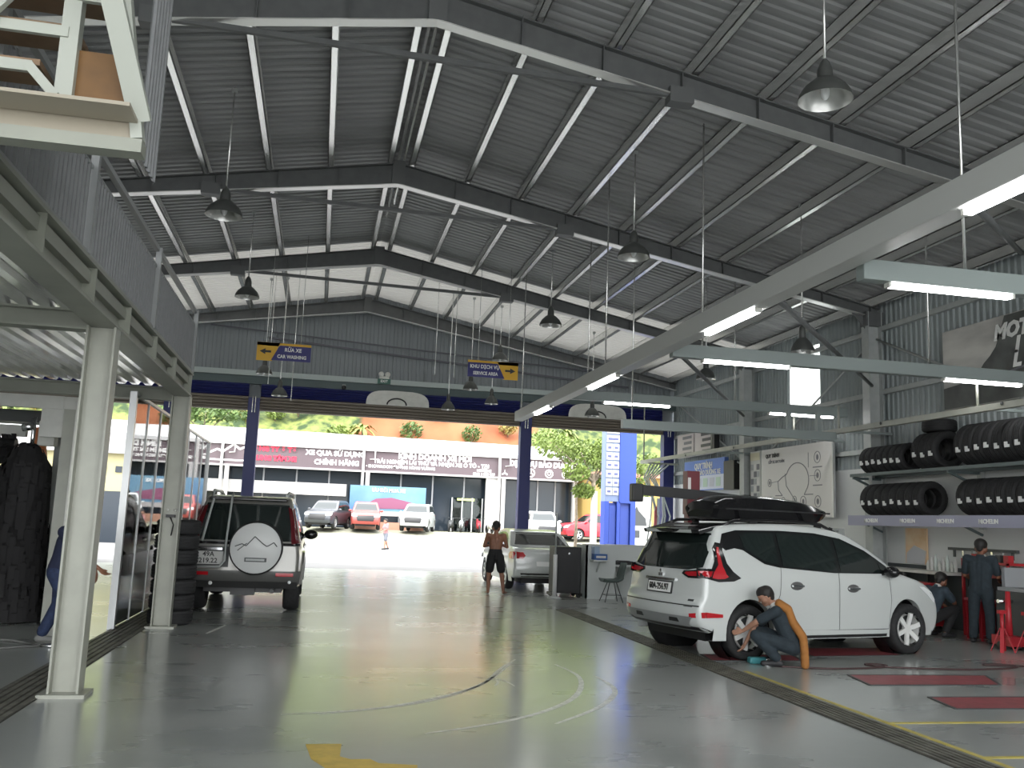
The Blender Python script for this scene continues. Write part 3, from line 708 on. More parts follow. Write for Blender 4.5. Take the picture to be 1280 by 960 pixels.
# ---- roadside trees
def tree(loc, h, lab, crown, nleaf, seed, white=True, r=.13, s=.12, mi=0):
    t = thing('roadside_tree', lab, 'tree', loc)
    b = MB(); b.tube([(0, 0, -.05), (.03, 0, h*.45), (-.04, .05, h)], [r*1.15, r, r*.7], 10); tr = b.build('trunk', mat('trunk_bark', (.22, .18, .13), .9, noise=.3, scale=9), t)
    if white:
        b = MB(); b.tube([(0, 0, 0), (.02, 0, 3.2)], [r*1.2, r*1.08], 10); b.build('whitewash', mat('whitewash', (.75, .73, .68), .8), t)
    b = MB(); rnd = random.Random(seed)
    for c in crown: b.tube([(-.04, .05, h-.4), ((c[0]-.04)*.5, c[1]*.5, h+(c[2]-h)*.35), (c[0], c[1], c[2])], [.07, .05, .015], 6)
    b.build('branches', MATS['trunk_bark'], t)
    b = MB()
    for k, c in enumerate(crown): leaf_cloud(c, c[3], c[3], c[3]*.6, nleaf, s, seed+k, b)
    stuff(b.build('foliage', M_leaf[mi], t)); return t
tree((12.15, 40, -.03), 4.0, 'roadside tree with white painted trunk left of the blue pylon', [(-1.9, 0, 5.2, 1.0), (-.6, .3, 5.0, 1.0), (.3, 0, 4.6, .8), (-1.0, -.4, 4.0, .7), (-.5, 0, 3.2, .55), (.7, .5, 3.7, .6), (1.0, 0, 5.3, .8)], 420, 21)
tree((11.75, 41.5, -.03), 4.2, 'slim bare-trunked roadside tree just left of the white painted trunk', [(-.3, 0, 5.0, .8), (-1.4, .3, 5.6, .9)], 350, 41, False, .07)
tree((14.5, 42, -.03), 3.4, 'roadside tree showing between blue pylon and right door post', [(0, 0, 4.2, 1.0), (.9, 0, 4.6, 1.0), (-.6, .3, 4.8, .9), (.4, 0, 3.4, .8)], 420, 51, True, .11)
tree((-9.5, 77, 3.4), 4.8, 'bushy tree rising behind the showroom roof at left', [(0, 0, 6.2, 1.8), (2.0, 0, 6.4, 1.6), (-2.0, 0, 6.3, 1.6)], 500, 61, False, .2, .2, 1)
# left side street wall
t = thing('street_wall', 'pale yellow building with small vents seen through the wash bay', 'building', (-14, 46, 0))
b = MB(); b.box(-26, -7.6, 47, 53, -.03, 4.2); b.build('wall', mat('cream_render', (.42, .38, .20), .7), t, True)
b = MB(); b.box(-26.3, -7.3, 46.7, 53.3, 4.2, 5.2); b.build('parapet', M_pale, t, True)
for k in range(8):
    b = MB(); b.box(-12.5+k*.7, -12.2+k*.7, 46.95, 47.02, 3.3, 3.6); b.build('vent', M_dglass, t, True)
b = MB(); b.box(-13.2, -8.2, 46.9, 47.02, -.03, 2.4); b.build('doorway', M_dglass, t, True)
# ================================================================ CARS
# x runs from the rear bumper (0) to the nose, y to the left, z up
class Car:
    def __init__(s, L, W, top, arches, zsill, sect, r=.07, kr=.10, kf=.16, plan=None):
        s.L, s.W, s.r, s.kr, s.kf = L, W, r, kr, kf
        s.sect = sect; s.arches = arches; s.zsill = zsill
        s.top = s.smooth(top)
        s.plan = plan or [(0, .93), (.5, .985), (1.2, 1), (L-1.4, 1), (L-.6, .97), (L, .86)]
        n = len(s.top); zmax = max(range(n), key=lambda i: s.top[i][1]); s.imax = zmax
    @staticmethod
    def interp(tab, x):
        if x <= tab[0][0]: return tab[0][1]
        for (a, b), (c, d) in zip(tab, tab[1:]):
            if x <= c: return b+(d-b)*(x-a)/max(c-a, 1e-9)
        return tab[-1][1]
    @staticmethod
    def smooth(P, n=5):
        P = [Vector((x, z)) for x, z in P]; Q = []
        for i in range(len(P)-1):
            p0, p1, p2, p3 = P[max(i-1, 0)], P[i], P[i+1], P[min(i+2, len(P)-1)]
            for k in range(n):
                q = k/n; c = .5*((2*p1)+(p2-p0)*q+(2*p0-5*p1+4*p2-p3)*q*q+(3*p1-p0-3*p2+p3)*q**3)
                Q.append((c.x, c.y))
        Q.append((P[-1].x, P[-1].y)); return Q
    def deform(s, x, y):
        a = max(0, 1-x/.9); b = max(0, 1-(s.L-x)/1.1)
        return x+s.kr*(y/(s.W/2))**2*a-s.kf*(y/(s.W/2))**2*b
    def hw(s, x, z): return s.W/2*s.interp(s.plan, x)*s.interp(s.sect, z)
    def xrear(s, z):
        for (x0, z0), (x1, z1) in zip(s.top[:s.imax], s.top[1:s.imax+1]):
            if min(z0, z1) <= z <= max(z0, z1) and z1 != z0: return x0+(x1-x0)*(z-z0)/(z1-z0)
        return s.top[0][0] if z < s.top[0][1] else s.top[s.imax][0]
    def xfront(s, z):
        T_ = s.top[s.imax:]
        for (x0, z0), (x1, z1) in zip(T_[::-1], T_[::-1][1:]):
            if min(z0, z1) <= z <= max(z0, z1) and z1 != z0: return x0+(x1-x0)*(z-z0)/(z1-z0)
        return T_[-1][0] if z < T_[-1][1] else T_[0][0]
    def ztop(s, x):
        best = 0
        for (x0, z0), (x1, z1) in zip(s.top, s.top[1:]):
            if min(x0, x1) <= x <= max(x0, x1) and x1 != x0: best = max(best, z0+(z1-z0)*(x-x0)/(x1-x0))
        return best
    def rnd_in(s, d):
        return 0 if d >= s.r else s.r-math.sqrt(max(0, s.r**2-(s.r-max(d, 0))**2))
    def side(s, x, z, sg, eps=0):
        d = min(x-s.xrear(z), s.xfront(z)-x, s.ztop(x)-z)
        y = s.hw(x, z)-s.rnd_in(d)+eps
        return (s.deform(x, y), sg*y, z)
    def rear(s, y, z, eps=0):
        Y = s.hw(s.xrear(z)+.02, z); x = s.xrear(z)+s.rnd_in(Y-abs(y))-eps
        return (s.deform(x, y), y, z)
    def front(s, y, z, eps=0):
        Y = s.hw(s.xfront(z)-.02, z); x = s.xfront(z)-s.rnd_in(Y-abs(y))+eps
        return (s.deform(x, y), y, z)
    def arch_pts(s):
        pts = []
        zs = s.zsill
        for xc, zc, R in s.arches:     # rear to front along the bottom
            a0 = math.asin(min(1, max(-1, (zs-zc)/R)))
            n = 18
            for k in range(n+1):
                a = math.pi-a0-(math.pi-2*a0)*k/n
                pts.append((xc+R*math.cos(a), zc+R*math.sin(a)))
        return pts
    def clip(s, poly, cell):
        xs = [p[0] for p in poly]; zs = [p[1] for p in poly]
        def cut(P, ax, v, keep_gt):
            out = []
            for i in range(len(P)):
                a, b = P[i], P[(i+1) % len(P)]
                ia = (a[ax] >= v) if keep_gt else (a[ax] <= v); ib = (b[ax] >= v) if keep_gt else (b[ax] <= v)
                if ia: out.append(a)
                if ia != ib:
                    t = (v-a[ax])/(b[ax]-a[ax]); out.append((a[0]+(b[0]-a[0])*t, a[1]+(b[1]-a[1])*t))
            return out
        res = []
        i0, i1 = math.floor(min(xs)/cell), math.ceil(max(xs)/cell); j0, j1 = math.floor(min(zs)/cell), math.ceil(max(zs)/cell)
        for i in range(i0, i1):
            col = cut(cut(poly, 0, i*cell, True), 0, (i+1)*cell, False)
            if len(col) < 3: continue
            for j in range(j0, j1):
                c = cut(cut(col, 1, j*cell, True), 1, (j+1)*cell, False)
                q = []
                for p in c:
                    if not q or (abs(p[0]-q[-1][0])+abs(p[1]-q[-1][1])) > 1e-6: q.append(p)
                if len(q) > 2 and abs(q[0][0]-q[-1][0])+abs(q[0][1]-q[-1][1]) < 1e-6: q.pop()
                if len(q) >= 3: res.append(q)
        return res
    def patch(s, mb, poly, fn, cell=.12):
        idx = {}; v = []; f = []
        for c in s.clip(poly, cell):
            ids = []
            for p in c:
                k = (round(p[0], 4), round(p[1], 4))
                if k not in idx: idx[k] = len(v); v.append(fn(*p))
                if idx[k] not in ids: ids.append(idx[k])
            if len(ids) >= 3: f.append(tuple(ids))
        mb.add(v, f, True); return mb
    def slab(s, mb, poly, fn, th, cell=.15):
        """a raised panel with its own edge: fn(a, b, eps)"""
        s.patch(mb, poly, lambda a, b: fn(a, b, th), cell)
        v = []
        for p in poly: v += [fn(p[0], p[1], th), fn(p[0], p[1], -.004)]
        n = len(poly); mb.add(v, [(2*i, 2*i+1, (2*i+3) % (2*n), (2*i+2) % (2*n)) for i in range(n)]); return mb
    def body(s, name, material, root):
        mb = MB(); r = s.r
        T = s.top; n = len(T); nor = []
        for i in range(n):
            a, b = T[max(i-1, 0)], T[min(i+1, n-1)]; d = Vector((b[0]-a[0], b[1]-a[1])).normalized(); nor.append((d.y, -d.x))
        rows = []
        for (x, z), (nx, nz) in zip(T, nor):
            Y = s.hw(x+nx*r, z+nz*r); row = []
            half = []
            for k in range(6):
                a = math.pi/2*k/5; ins = r*(1-math.sin(a)); y = Y-r*(1-math.cos(a)); half.append((x+nx*ins, z+nz*ins, y))
            for fr in (.75, .45, .2, 0): half.append((x, z, (Y-r)*fr))
            for X, Z, y in half: row.append((s.deform(X, y), y, Z))
            for X, Z, y in half[-2::-1]: row.append((s.deform(X, y), -y, Z))
            rows.append(row)
        m = len(rows[0]); v = [p for R_ in rows for p in R_]
        mb.add(v, [(i*m+j, i*m+j+1, (i+1)*m+j+1, (i+1)*m+j) for i in range(n-1) for j in range(m-1)], True)
        inset = [(x+nx*r, z+nz*r) for (x, z), (nx, nz) in zip(T, nor)]
        bot = s.arch_pts()
        poly = [(inset[0][0], s.zsill)]+bot+[(inset[-1][0], s.zsill)]+inset[::-1]
        for sg in (1, -1): s.patch(mb, poly, lambda x, z: (s.deform(x, s.hw(x, z)), sg*s.hw(x, z), z), .09)
        # turned-in lower edge and arch lips
        edge = [(inset[0][0], s.zsill)]+bot+[(inset[-1][0], s.zsill)]
        for sg in (1, -1):
            v = []
            for x, z in edge:
                y = s.hw(x, z); v += [(s.deform(x, y), sg*y, z), (s.deform(x, y), sg*(y-.09), z)]
            mb.add(v, [(2*i, 2*i+1, 2*i+3, 2*i+2) for i in range(len(edge)-1)])
        return mb.build(name, material, root)

def wheel_mesh(R, wd, rim, spokes, root, tyre_m, rim_m, pos, sgn, name='wheel'):
    b = MB(); w = wd/2
    b.lathe([(rim, -w*.8), (rim+.03, -w), (R-.04, -w), (R-.01, -w*.75), (R, -w*.4), (R, w*.4), (R-.01, w*.75), (R-.04, w), (rim+.03, w), (rim, w*.8), (rim, -w*.8)], (0, 0, 0), 'Y', 28)
    wh = b.build(name, tyre_m, root, angle=50); wh.location = pos
    b = MB(); o = w*sgn
    b.lathe([(rim, -w*.75), (rim, w*.85), (rim-.012, w*.88), (rim-.03, w*.7), (rim-.035, -w*.75)], (0, 0, 0), 'Y', 28)
    b.lathe([(.001, o*.62), (.055, o*.62), (.06, o*.4), (.06, o*.1)], (0, 0, 0), 'Y', 14)
    for k in range(spokes):
        a = 2*math.pi*k/spokes+.3; ca, sa = math.cos(a), math.sin(a)
        b.bar((ca*.05, o*.5, sa*.05), (ca*(rim-.015), o*.72, sa*(rim-.015)), .05, .075 if spokes < 6 else .06, (0, 1, 0)) if False else b.bar((ca*.05, o*.5, sa*.05), (ca*(rim-.015), o*.72, sa*(rim-.015)), .03, rim*.27, (-sa, 0, ca))
    b.build('rim', rim_m, wh, angle=40)
    b = MB(); b.lathe([(.001, -o*.3), (rim*.9, -o*.3), (rim*.9, -o*.35), (.001, -o*.35)], (0, 0, 0), 'Y', 20); b.build('brake_disc', M_dark, wh)
    return wh
def chassis(c, root, y=.6, z0=.22, z1=.75):
    b = MB(); b.box(.35, c.L-.35, -y, y, z0, z0+.12); b.box(.45, c.L-.6, -c.W/2+.34, c.W/2-.34, z0+.1, z1)
    return b.build('underbody', M_black, root)
def seam(c, root, pts, sg, m=None, w=.008, name='panel_seam'):
    mb = MB()
    for (x0, z0), (x1, z1) in zip(pts, pts[1:]):
        d = Vector((x1-x0, z1-z0)).normalized(); px, pz = -d.y*w/2, d.x*w/2; n = max(2, int(math.hypot(x1-x0, z1-z0)/.08)); v = []
        for k in range(n+1):
            x, z = x0+(x1-x0)*k/n, z0+(z1-z0)*k/n
            v += [c.side(x+px, z+pz, sg, .003), c.side(x-px, z-pz, sg, .003)]
        mb.add(v, [(2*i, 2*i+1, 2*i+3, 2*i+2) for i in range(n)])
    return mb.build(name, m or mat('seam_dark', (.05, .05, .05), .6), root)

def side_parts(c, root, trim, panes, seams, handles, trim_m=None):
    for sg in (1, -1):
        if trim: b = MB(); c.patch(b, trim, lambda x, z: c.side(x, z, sg, .004)); b.build('window_trim', trim_m or M_carblack, root)
        for p in panes: b = MB(); c.patch(b, p, lambda x, z: c.side(x, z, sg, .008)); b.build('side_window', M_carglass, root)
        for p in seams: seam(c, root, p, sg)
        for hx, hz in handles:
            q = c.side(hx, hz, sg, .02); b = MB(); b.cbox(q, .2, .035, .03); b.build('door_handle', M_chrome, root, bevel=.008)
            b = MB(); b.ell((q[0], q[1]-sg*.018, hz), .11, .008, .055); b.build('handle_recess', mat('handle_shadow', (.1, .1, .1), .4), root)

M_wcar = mat('white_car_paint', (.55, .575, .56), .22, coat=.6)

# ---------------------------------------------------------------- white people carrier
def make_mpv():
    root = thing('people_carrier', 'white people carrier with black roof box having its rear wheel serviced', 'car', (4.39, 11.60, 0), rad(14.4))
    L, W = 4.52, 1.78
    top = [(.20, .34), (.05, .42), (.0, .55), (.015, .70), (.07, .80), (.09, .95), (.12, 1.08), (.27, 1.36), (.40, 1.60), (.50, 1.665), (.85, 1.70), (1.5, 1.725), (2.1, 1.71), (2.6, 1.64), (2.95, 1.49), (3.3, 1.27), (3.52, 1.13), (3.8, 1.06), (4.15, .98), (4.38, .86), (4.49, .70), (4.52, .52), (4.47, .36), (4.38, .27)]
    c = Car(L, W, top, [(.83, .36, .40), (3.70, .36, .40)], .25, [(.2, .95), (.35, .985), (.7, 1), (.95, .99), (1.1, .965), (1.3, .90), (1.55, .80), (1.75, .72)])
    c.body('body', M_wcar, root)
    chassis(c, root)
    trim = [(3.47, 1.10), (2.3, 1.10), (1.35, 1.16), (1.12, 1.20), (.95, 1.29), (.80, 1.37), (.66, 1.39), (.50, 1.36), (.42, 1.42), (.50, 1.57), (.75, 1.62), (1.5, 1.635), (2.1, 1.62), (2.55, 1.56), (2.95, 1.41), (3.3, 1.20)]
    panes = [[(3.15, 1.115), (2.42, 1.115), (2.42, 1.55), (2.56, 1.53), (2.93, 1.375), (3.1, 1.27)], [(2.36, 1.115), (2.3, 1.12), (1.42, 1.18), (1.42, 1.60), (2.1, 1.59), (2.36, 1.56)], [(1.36, 1.19), (1.13, 1.23), (.97, 1.31), (.83, 1.40), (.80, 1.55), (.95, 1.59), (1.36, 1.60)], [(3.40, 1.12), (3.18, 1.12), (3.15, 1.25)]]
    seams = [[(3.32, 1.08), (3.34, .75), (3.28, .36)], [(2.38, 1.1), (2.36, .7), (2.36, .36)], [(1.38, 1.17), (1.33, .82), (1.22, .62)], [(1.22, .36), (3.28, .36)]]
    side_parts(c, root, trim, panes, seams, [(2.62, .90), (1.62, .93)])
    for sg in (1, -1):
        # body crease and sill
        b = MB(); c.slab(b, [(1.28, .30), (3.22, .30), (3.22, .355), (1.28, .37)], lambda x, z, e: c.side(x, z, sg, e), .02); b.build('side_skirt', M_wcar, root)
        b = MB(); c.slab(b, [(1.25, .26), (3.25, .26), (3.25, .30), (1.25, .30)], lambda x, z, e: c.side(x, z, sg, e), .008); b.build('sill_trim', M_black, root)
        # L-shaped tail lamp: black surround, red lens
        sur = [(.05, 1.13), (.04, 1.02), (.30, .97), (.55, .98), (.68, 1.02), (.55, 1.10), (.47, 1.2), (.44, 1.36), (.47, 1.44), (.36, 1.46), (.30, 1.38), (.28, 1.22), (.22, 1.13)]
        b = MB(); c.slab(b, sur, lambda x, z, e: c.side(x, z, sg, e), .012, .06); b.build('tail_lamp_surround', M_carblack, root)
        lens = [(.05, 1.10), (.06, 1.04), (.28, 1.005), (.40, 1.01), (.46, 1.035), (.425, 1.07), (.39, 1.16), (.375, 1.32), (.385, 1.40), (.355, 1.40), (.335, 1.32), (.325, 1.18), (.25, 1.10)]
        b = MB(); c.slab(b, lens, lambda x, z, e: c.side(x, z, sg, e), .018, .05); b.build('tail_lamp', M_lens, root)
        yy = [(.865, 1.135), (.865, 1.01), (.55, 1.0), (.42, 1.05), (.44, 1.09), (.60, 1.10)]
        b = MB(); c.slab(b, [(sg*y, z) for y, z in yy], c.rear, .012, .06); b.build('tail_lamp_surround', M_carblack, root)
        b = MB(); c.slab(b, [(sg*y, z) for y, z in ((.86, 1.10), (.86, 1.035), (.56, 1.025), (.47, 1.055), (.49, 1.075), (.62, 1.085))], c.rear, .018, .06); b.build('tail_lamp', M_lens, root)
        b = MB(); c.slab(b, [(sg*y, z) for y, z in ((.86, .60), (.66, .57), (.66, .52), (.85, .53))], c.rear, .01); b.build('reflector', M_lens, root)
        b = MB(); c.slab(b, [(.10, .60), (.36, .575), (.36, .535), (.10, .53)], lambda x, z, e: c.side(x, z, sg, e), .012); b.build('reflector', M_lens, root)
        # headlamp and fog lamp
        b = MB(); c.slab(b, [(4.15, .92), (4.36, .85), (4.44, .74), (4.40, .70), (4.25, .80), (4.0, .93)], lambda x, z, e: c.side(x, z, sg, e), .008); b.build('headlamp', M_whitelens, root)
        b = MB(); c.slab(b, [(sg*y, z) for y, z in ((.72, .62), (.5, .60), (.5, .45), (.72, .45))], c.front, .01); b.build('bumper_lamp', M_whitelens, root)
        # mirrors
        q = c.side(3.22, 1.12, sg); b = MB(); b.ell((q[0]+.02, q[1]+sg*.13, 1.13), .09, .12, .08); mm = b.build('wing_mirror', M_carblack, root)
        b = MB(); b.bar((q[0], q[1]-sg*.02, 1.09), (q[0], q[1]+sg*.08, 1.11), .07, .04); b.build('mirror_arm', M_carblack, mm)
        # roof rails
        pts = []
        for k in range(9):
            x = .55+k*.25; zt_ = c.ztop(x); lift = .045 if 0 < k < 8 else -.02; y = c.hw(x, zt_)-.04; pts.append((x, sg*y, zt_+lift))
        b = MB(); b.tube(pts, .022, 8); b.build('roof_rail', M_carblack, root)
        # wheels
    WM = mat('white_alloy', (.72, .72, .70), .3, coat=.3)
    for x in (.83, 3.70):
        for sg in (1, -1): wheel_mesh(.345, .21, .235, 6, root, M_rubber, WM, (x, sg*(.77), .345), sg)
    for x in (.83, 3.70):
        for sg in (1, -1):
            b = MB(); b.lathe([(.408, 0), (.408, -.24*sg), (.05, -.24*sg)], (x, sg*.78, .36), 'Y', 32); b.build('wheel_arch_liner', M_black, root)
    # rear glass, spoiler, plate, bumper
    b = MB(); c.patch(b, [(-.79, 1.15), (-.5, 1.10), (.5, 1.10), (.79, 1.15), (.70, 1.46), (.64, 1.57), (-.64, 1.57), (-.70, 1.46)], lambda y, z: c.rear(y, z, .006)); b.build('rear_window', M_carglass, root)
    b = MB(); v = [(.22, -.62, 1.60), (.16, 0, 1.62), (.22, .62, 1.60), (.66, .64, 1.70), (.66, -.64, 1.70), (.25, -.62, 1.55), (.19, 0, 1.57), (.25, .62, 1.55), (.55, .64, 1.63), (.55, -.64, 1.63)]
    b.add(v, [(0, 1, 6, 5), (1, 2, 7, 6), (0, 4, 3, 2, 1), (5, 6, 7, 8, 9), (2, 3, 8, 7), (4, 0, 5, 9), (3, 4, 9, 8)]); b.build('roof_spoiler', M_carblack, root, bevel=.012)
    b = MB(); b.add([(.205, -.5, 1.565), (.205, .5, 1.565), (.19, .5, 1.605), (.19, -.5, 1.605)], [(0, 1, 2, 3)]); b.build('spoiler_band', M_wcar, root)
    b = MB(); c.slab(b, [(-.12, 1.572), (.12, 1.572), (.12, 1.60), (-.12, 1.60)], lambda y, z, e: (.185-e, y, z), .01); b.build('high_brake_lamp', M_black, root)
    b = MB(); c.slab(b, [(-.27, .78), (.27, .78), (.27, .935), (-.27, .935)], c.rear, .014); b.build('plate_frame', M_black, root)
    b = MB(); c.slab(b, [(-.25, .795), (.25, .795), (.25, .92), (-.25, .92)], c.rear, .02); pl = b.build('number_plate', M_wtext, root)
    text('plate_number', '60A-256.97', .115, M_btext, root, (c.rear(0, .857)[0]-.024, 0, .857), (0, -1, 0), (.0, 0, 1), .002, sx=.78)
    b = MB(); c.slab(b, [(-.32, .945), (.32, .945), (.32, .975), (-.32, .975)], c.rear, .025); b.build('plate_garnish', M_chrome, root)
    b = MB(); x0 = c.rear(0, 1.03)[0]-.012
    for a in range(3): b.cbox((x0, .032*math.cos(rad(90+120*a)), 1.03+.032*math.sin(rad(90+120*a))), .012, .04, .04)
    b.build('emblem', M_chrome, root)
    b = MB(); c.slab(b, [(-.80, .66), (.80, .66), (.80, .675), (-.80, .675)], c.rear, .006); b.build('bumper_groove', M_black, root)
    b = MB(); c.slab(b, [(-.70, .53), (.70, .53), (.62, .40), (-.62, .40)], c.rear, .015); b.build('diffuser', mat('silver_skid', (.30, .31, .31), .4, .3), root)
    for y in (-.38, .38): b = MB(); c.slab(b, [(y-.09, .45), (y+.09, .45), (y+.07, .50), (y-.07, .50)], c.rear, .02); b.build('exhaust_slot', M_black, root)
    b = MB(); c.slab(b, [(-.85, .36), (.85, .36), (.80, .41), (-.80, .41)], c.rear, .008); b.build('lower_bumper', M_black, root)
    for z, w in ((.70, .11), (.63, .06)): b = MB(); c.slab(b, [(-.70, z+.02), (-.70-w+.2, z+.02), (-.70-w+.2, z+.045), (-.70, z+.045)], c.rear, .006); b.build('model_badge', M_dark, root)
    # windscreen
    b = MB(); c.patch(b, [(-.70, 1.17), (.70, 1.17), (.60, 1.55), (-.60, 1.55)], lambda y, z: c.front(y, z, .006)); b.build('windscreen', M_carglass, root)
    b = MB(); c.slab(b, [(-.5, .55), (.5, .55), (.55, .72), (-.55, .72)], c.front, .01); b.build('grille', M_black, root)
    return root, c
mpv, mpv_c = make_mpv()
# roof box and its bars: a load carried by the car
def mpv_world(x, y, z):
    a = rad(14.4); return (4.39+x*math.cos(a)-y*math.sin(a), 11.60+x*math.sin(a)+y*math.cos(a), z)
rb = thing('roof_box', 'long glossy black roof box carried on the white people carrier', 'roof box', mpv_world(.76, 0, 1.77), rad(14.4))
def rbox():
    rows = []
    st = [(-.05, .02, .10, .30), (0, .0, .22, .36), (.15, -.01, .29, .39), (.5, -.02, .32, .41), (1.0, -.02, .32, .42), (1.45, -.02, .29, .41), (1.8, .0, .23, .36), (1.98, .05, .16, .27), (2.02, .08, .12, .2)]
    b = MB(); v = []
    for x, z0, z1, w in st:
        zm = .13
        for y, z in ((w*.8, z0), (w, zm-.03), (w+.015, zm), (w, zm+.03), (w*.86, z1-.03), (w*.6, z1), (0, z1+.02), (-w*.6, z1), (-w*.86, z1-.03), (-w, zm+.03), (-w-.015, zm), (-w, zm-.03), (-w*.8, z0)): v.append((x, y, z))
    m = 13; n = len(st)
    f = [(i*m+j, i*m+(j+1) % m, (i+1)*m+(j+1) % m, (i+1)*m+j) for i in range(n-1) for j in range(m)]+[tuple(range(m)), tuple(reversed(range((n-1)*m, n*m)))]
    b.add(v, f, True); return b
rbox().build('shell', M_carblack, rb, angle=35)
b = MB(); b.box(.05, 1.9, -.445, -.43, .12, .14); b.box(.05, 1.9, .43, .445, .12, .14); b.build('seam_line', M_rubber, rb)
for x in (.35, 1.5):
    b = MB(); b.bar((x, -.62, -.02), (x, .62, -.02), .06, .03); cb_ = b.build('cross_bar', M_carblack, rb)
    b = MB(); 
    for sg in (1, -1): b.cbox((x, sg*.6, -.05), .09, .05, .08)
    b.build('bar_foot', M_black, cb_)

# ---------------------------------------------------------------- silver SUV with spare wheel
def make_suv():
    root = thing('off_road_car', 'silver off-road car seen from behind with a covered spare wheel', 'car', (-1.12, 15.25, 0), rad(90)); root.scale = (1.05, 1.05, 1.06)
    L, W = 4.9, 1.74
    M_sil = mat('silver_beige_paint', (.25, .245, .225), .3, .35, coat=.5)
    M_clad = mat('dark_cladding', (.03, .03, .03), .5)
    top = [(.20, .45), (.12, .52), (.08, .60), (.09, .75), (.10, .90), (.11, 1.04), (.16, 1.2), (.24, 1.45), (.33, 1.68), (.45, 1.755), (.9, 1.78), (1.8, 1.79), (2.6, 1.74), (2.95, 1.62), (3.4, 1.28), (3.6, 1.15), (4.3, 1.07), (4.7, .95), (4.86, .75), (4.88, .55), (4.8, .42)]
    c = Car(L, W, top, [(1.05, .40, .46), (3.85, .40, .46)], .42, [(.3, .97), (.6, 1), (.9, .995), (1.05, .97), (1.3, .90), (1.6, .80), (1.8, .73)], r=.06, kr=.05)
    c.body('body', M_sil, root); chassis(c, root, .58, .32, .9)
    trim = [(3.4, 1.12), (.20, 1.10), (.24, 1.35), (.36, 1.62), (.6, 1.68), (2.6, 1.66), (3.0, 1.5)]
    panes = [[(3.2, 1.13), (2.4, 1.13), (2.4, 1.62), (2.62, 1.6), (2.95, 1.45)], [(2.32, 1.13), (1.45, 1.13), (1.45, 1.63), (2.32, 1.63)], [(1.37, 1.13), (.55, 1.13), (.62, 1.62), (1.37, 1.63)]]
    side_parts(c, root, trim, panes, [[(2.36, 1.1), (2.36, .5)], [(1.41, 1.1), (1.41, .75)]], [(2.0, .98), (2.95, .98)])
    for sg in (1, -1):
        # tall dark red tail lamps on the pillars
        b = MB(); c.slab(b, [(sg*y, z) for y, z in ((.80, 1.08), (.69, 1.06), (.65, 1.38), (.60, 1.62), (.655, 1.60), (.72, 1.38))], c.rear, .02, .05); b.build('tail_lamp', mat('dark_red_lens', (.10, .008, .012), .15, coat=.4), root)
        b = MB(); c.slab(b, [(.15, 1.08), (.34, 1.08), (.38, 1.35), (.42, 1.58), (.34, 1.6), (.25, 1.35)], lambda x, z, e: c.side(x, z, sg, e), .02, .05); b.build('tail_lamp', MATS['dark_red_lens'], root)
        b = MB(); b.tube([(.5, sg*.56, 1.80), (.8, sg*.58, 1.85), (2.2, sg*.6, 1.86), (2.6, sg*.6, 1.80)], .022, 8); b.build('roof_rail', M_steel, root)
        q = c.side(3.25, 1.1, sg); b = MB(); b.ell((q[0], q[1]+sg*.12, 1.16), .08, .13, .09); b.bar((q[0], q[1]-sg*.1, 1.1), (q[0], q[1]+sg*.08, 1.12), .06, .05); b.build('wing_mirror', M_carblack, root)
        b = MB(); c.slab(b, [(.5, .44), (.6, .75), (.85, .92), (1.05, .94), (1.3, .91), (1.52, .75), (1.6, .45), (1.50, .45), (1.40, .68), (1.22, .83), (1.05, .86), (.85, .82), (.68, .68), (.6, .44)], lambda x, z, e: c.side(x, z, sg, e), .035, .1); b.build('wheel_flare', M_sil, root)
        for x in (1.05, 3.85): wheel_mesh(.385, .25, .23, 6, root, M_rubber, M_alu, (x, sg*.72, .385), sg)
    b = MB(); c.patch(b, [(-.71, 1.10), (.71, 1.10), (.67, 1.38), (.615, 1.65), (-.615, 1.65), (-.67, 1.38)], lambda y, z: c.rear(y, z, .008)); b.build('rear_window', M_carglass, root)
    b = MB(); b.box(.22, .42, -.58, .58, 1.70, 1.74); b.build('roof_lip', M_carblack, root, bevel=.015)
    b = MB(); c.slab(b, [(-.82, 1.035), (.82, 1.035), (.82, 1.075), (-.82, 1.075)], c.rear, .014); b.build('belt_trim', M_carblack, root)
    # bumper
    b = MB(); c.slab(b, [(-.84, .46), (.84, .46), (.86, .66), (-.86, .66)], c.rear, .09, .1); bp = b.build('rear_bumper', mat('grey_bumper', (.10, .10, .095), .4), root)
    b = MB(); c.slab(b, [(-.80, .40), (.80, .40), (.82, .5), (-.82, .5)], c.rear, .10, .1); b.build('lower_cladding', M_clad, root)
    for y in (-.62, .62): b = MB(); c.slab(b, [(y-.13, .585), (y+.13, .585), (y+.13, .635), (y-.13, .635)], c.rear, .10); b.build('reflector', M_lens, root)
    b = MB(); b.ell((.02, -.7, .5), .02, .025, .025); b.ell((.02, .45, .47), .02, .03, .03); b.build('sensor', M_whitelens, root)
    b = MB(); b.tube([(.3, -.45, .36), (.05, -.45, .36)], .035, 10); b.build('exhaust', M_dark, root)
    b = MB(); b.box(.3, .5, -.18, .18, .28, .45); b.tube([(.9, -.6, .38), (.9, .6, .38)], .05); b.ell((.9, 0, .36), .15, .16, .14); b.build('rear_axle', M_black, root)
    # plate recess at left
    xr_ = c.rear(.45, .85)[0]
    b = MB(); c.slab(b, [(.22, .70), (.80, .70), (.80, 1.0), (.22, 1.0)], c.rear, .004); b.build('plate_recess', M_dark, root)
    b = MB(); b.box(xr_-.03, xr_-.015, .30, .73, .74, .93); b.build('number_plate', mat('plate_grey', (.5, .5, .48), .5), root)
    text('plate_number', '49A', .10, M_btext, root, (xr_-.032, .515, .885), (0, -1, 0), UZ, .002)
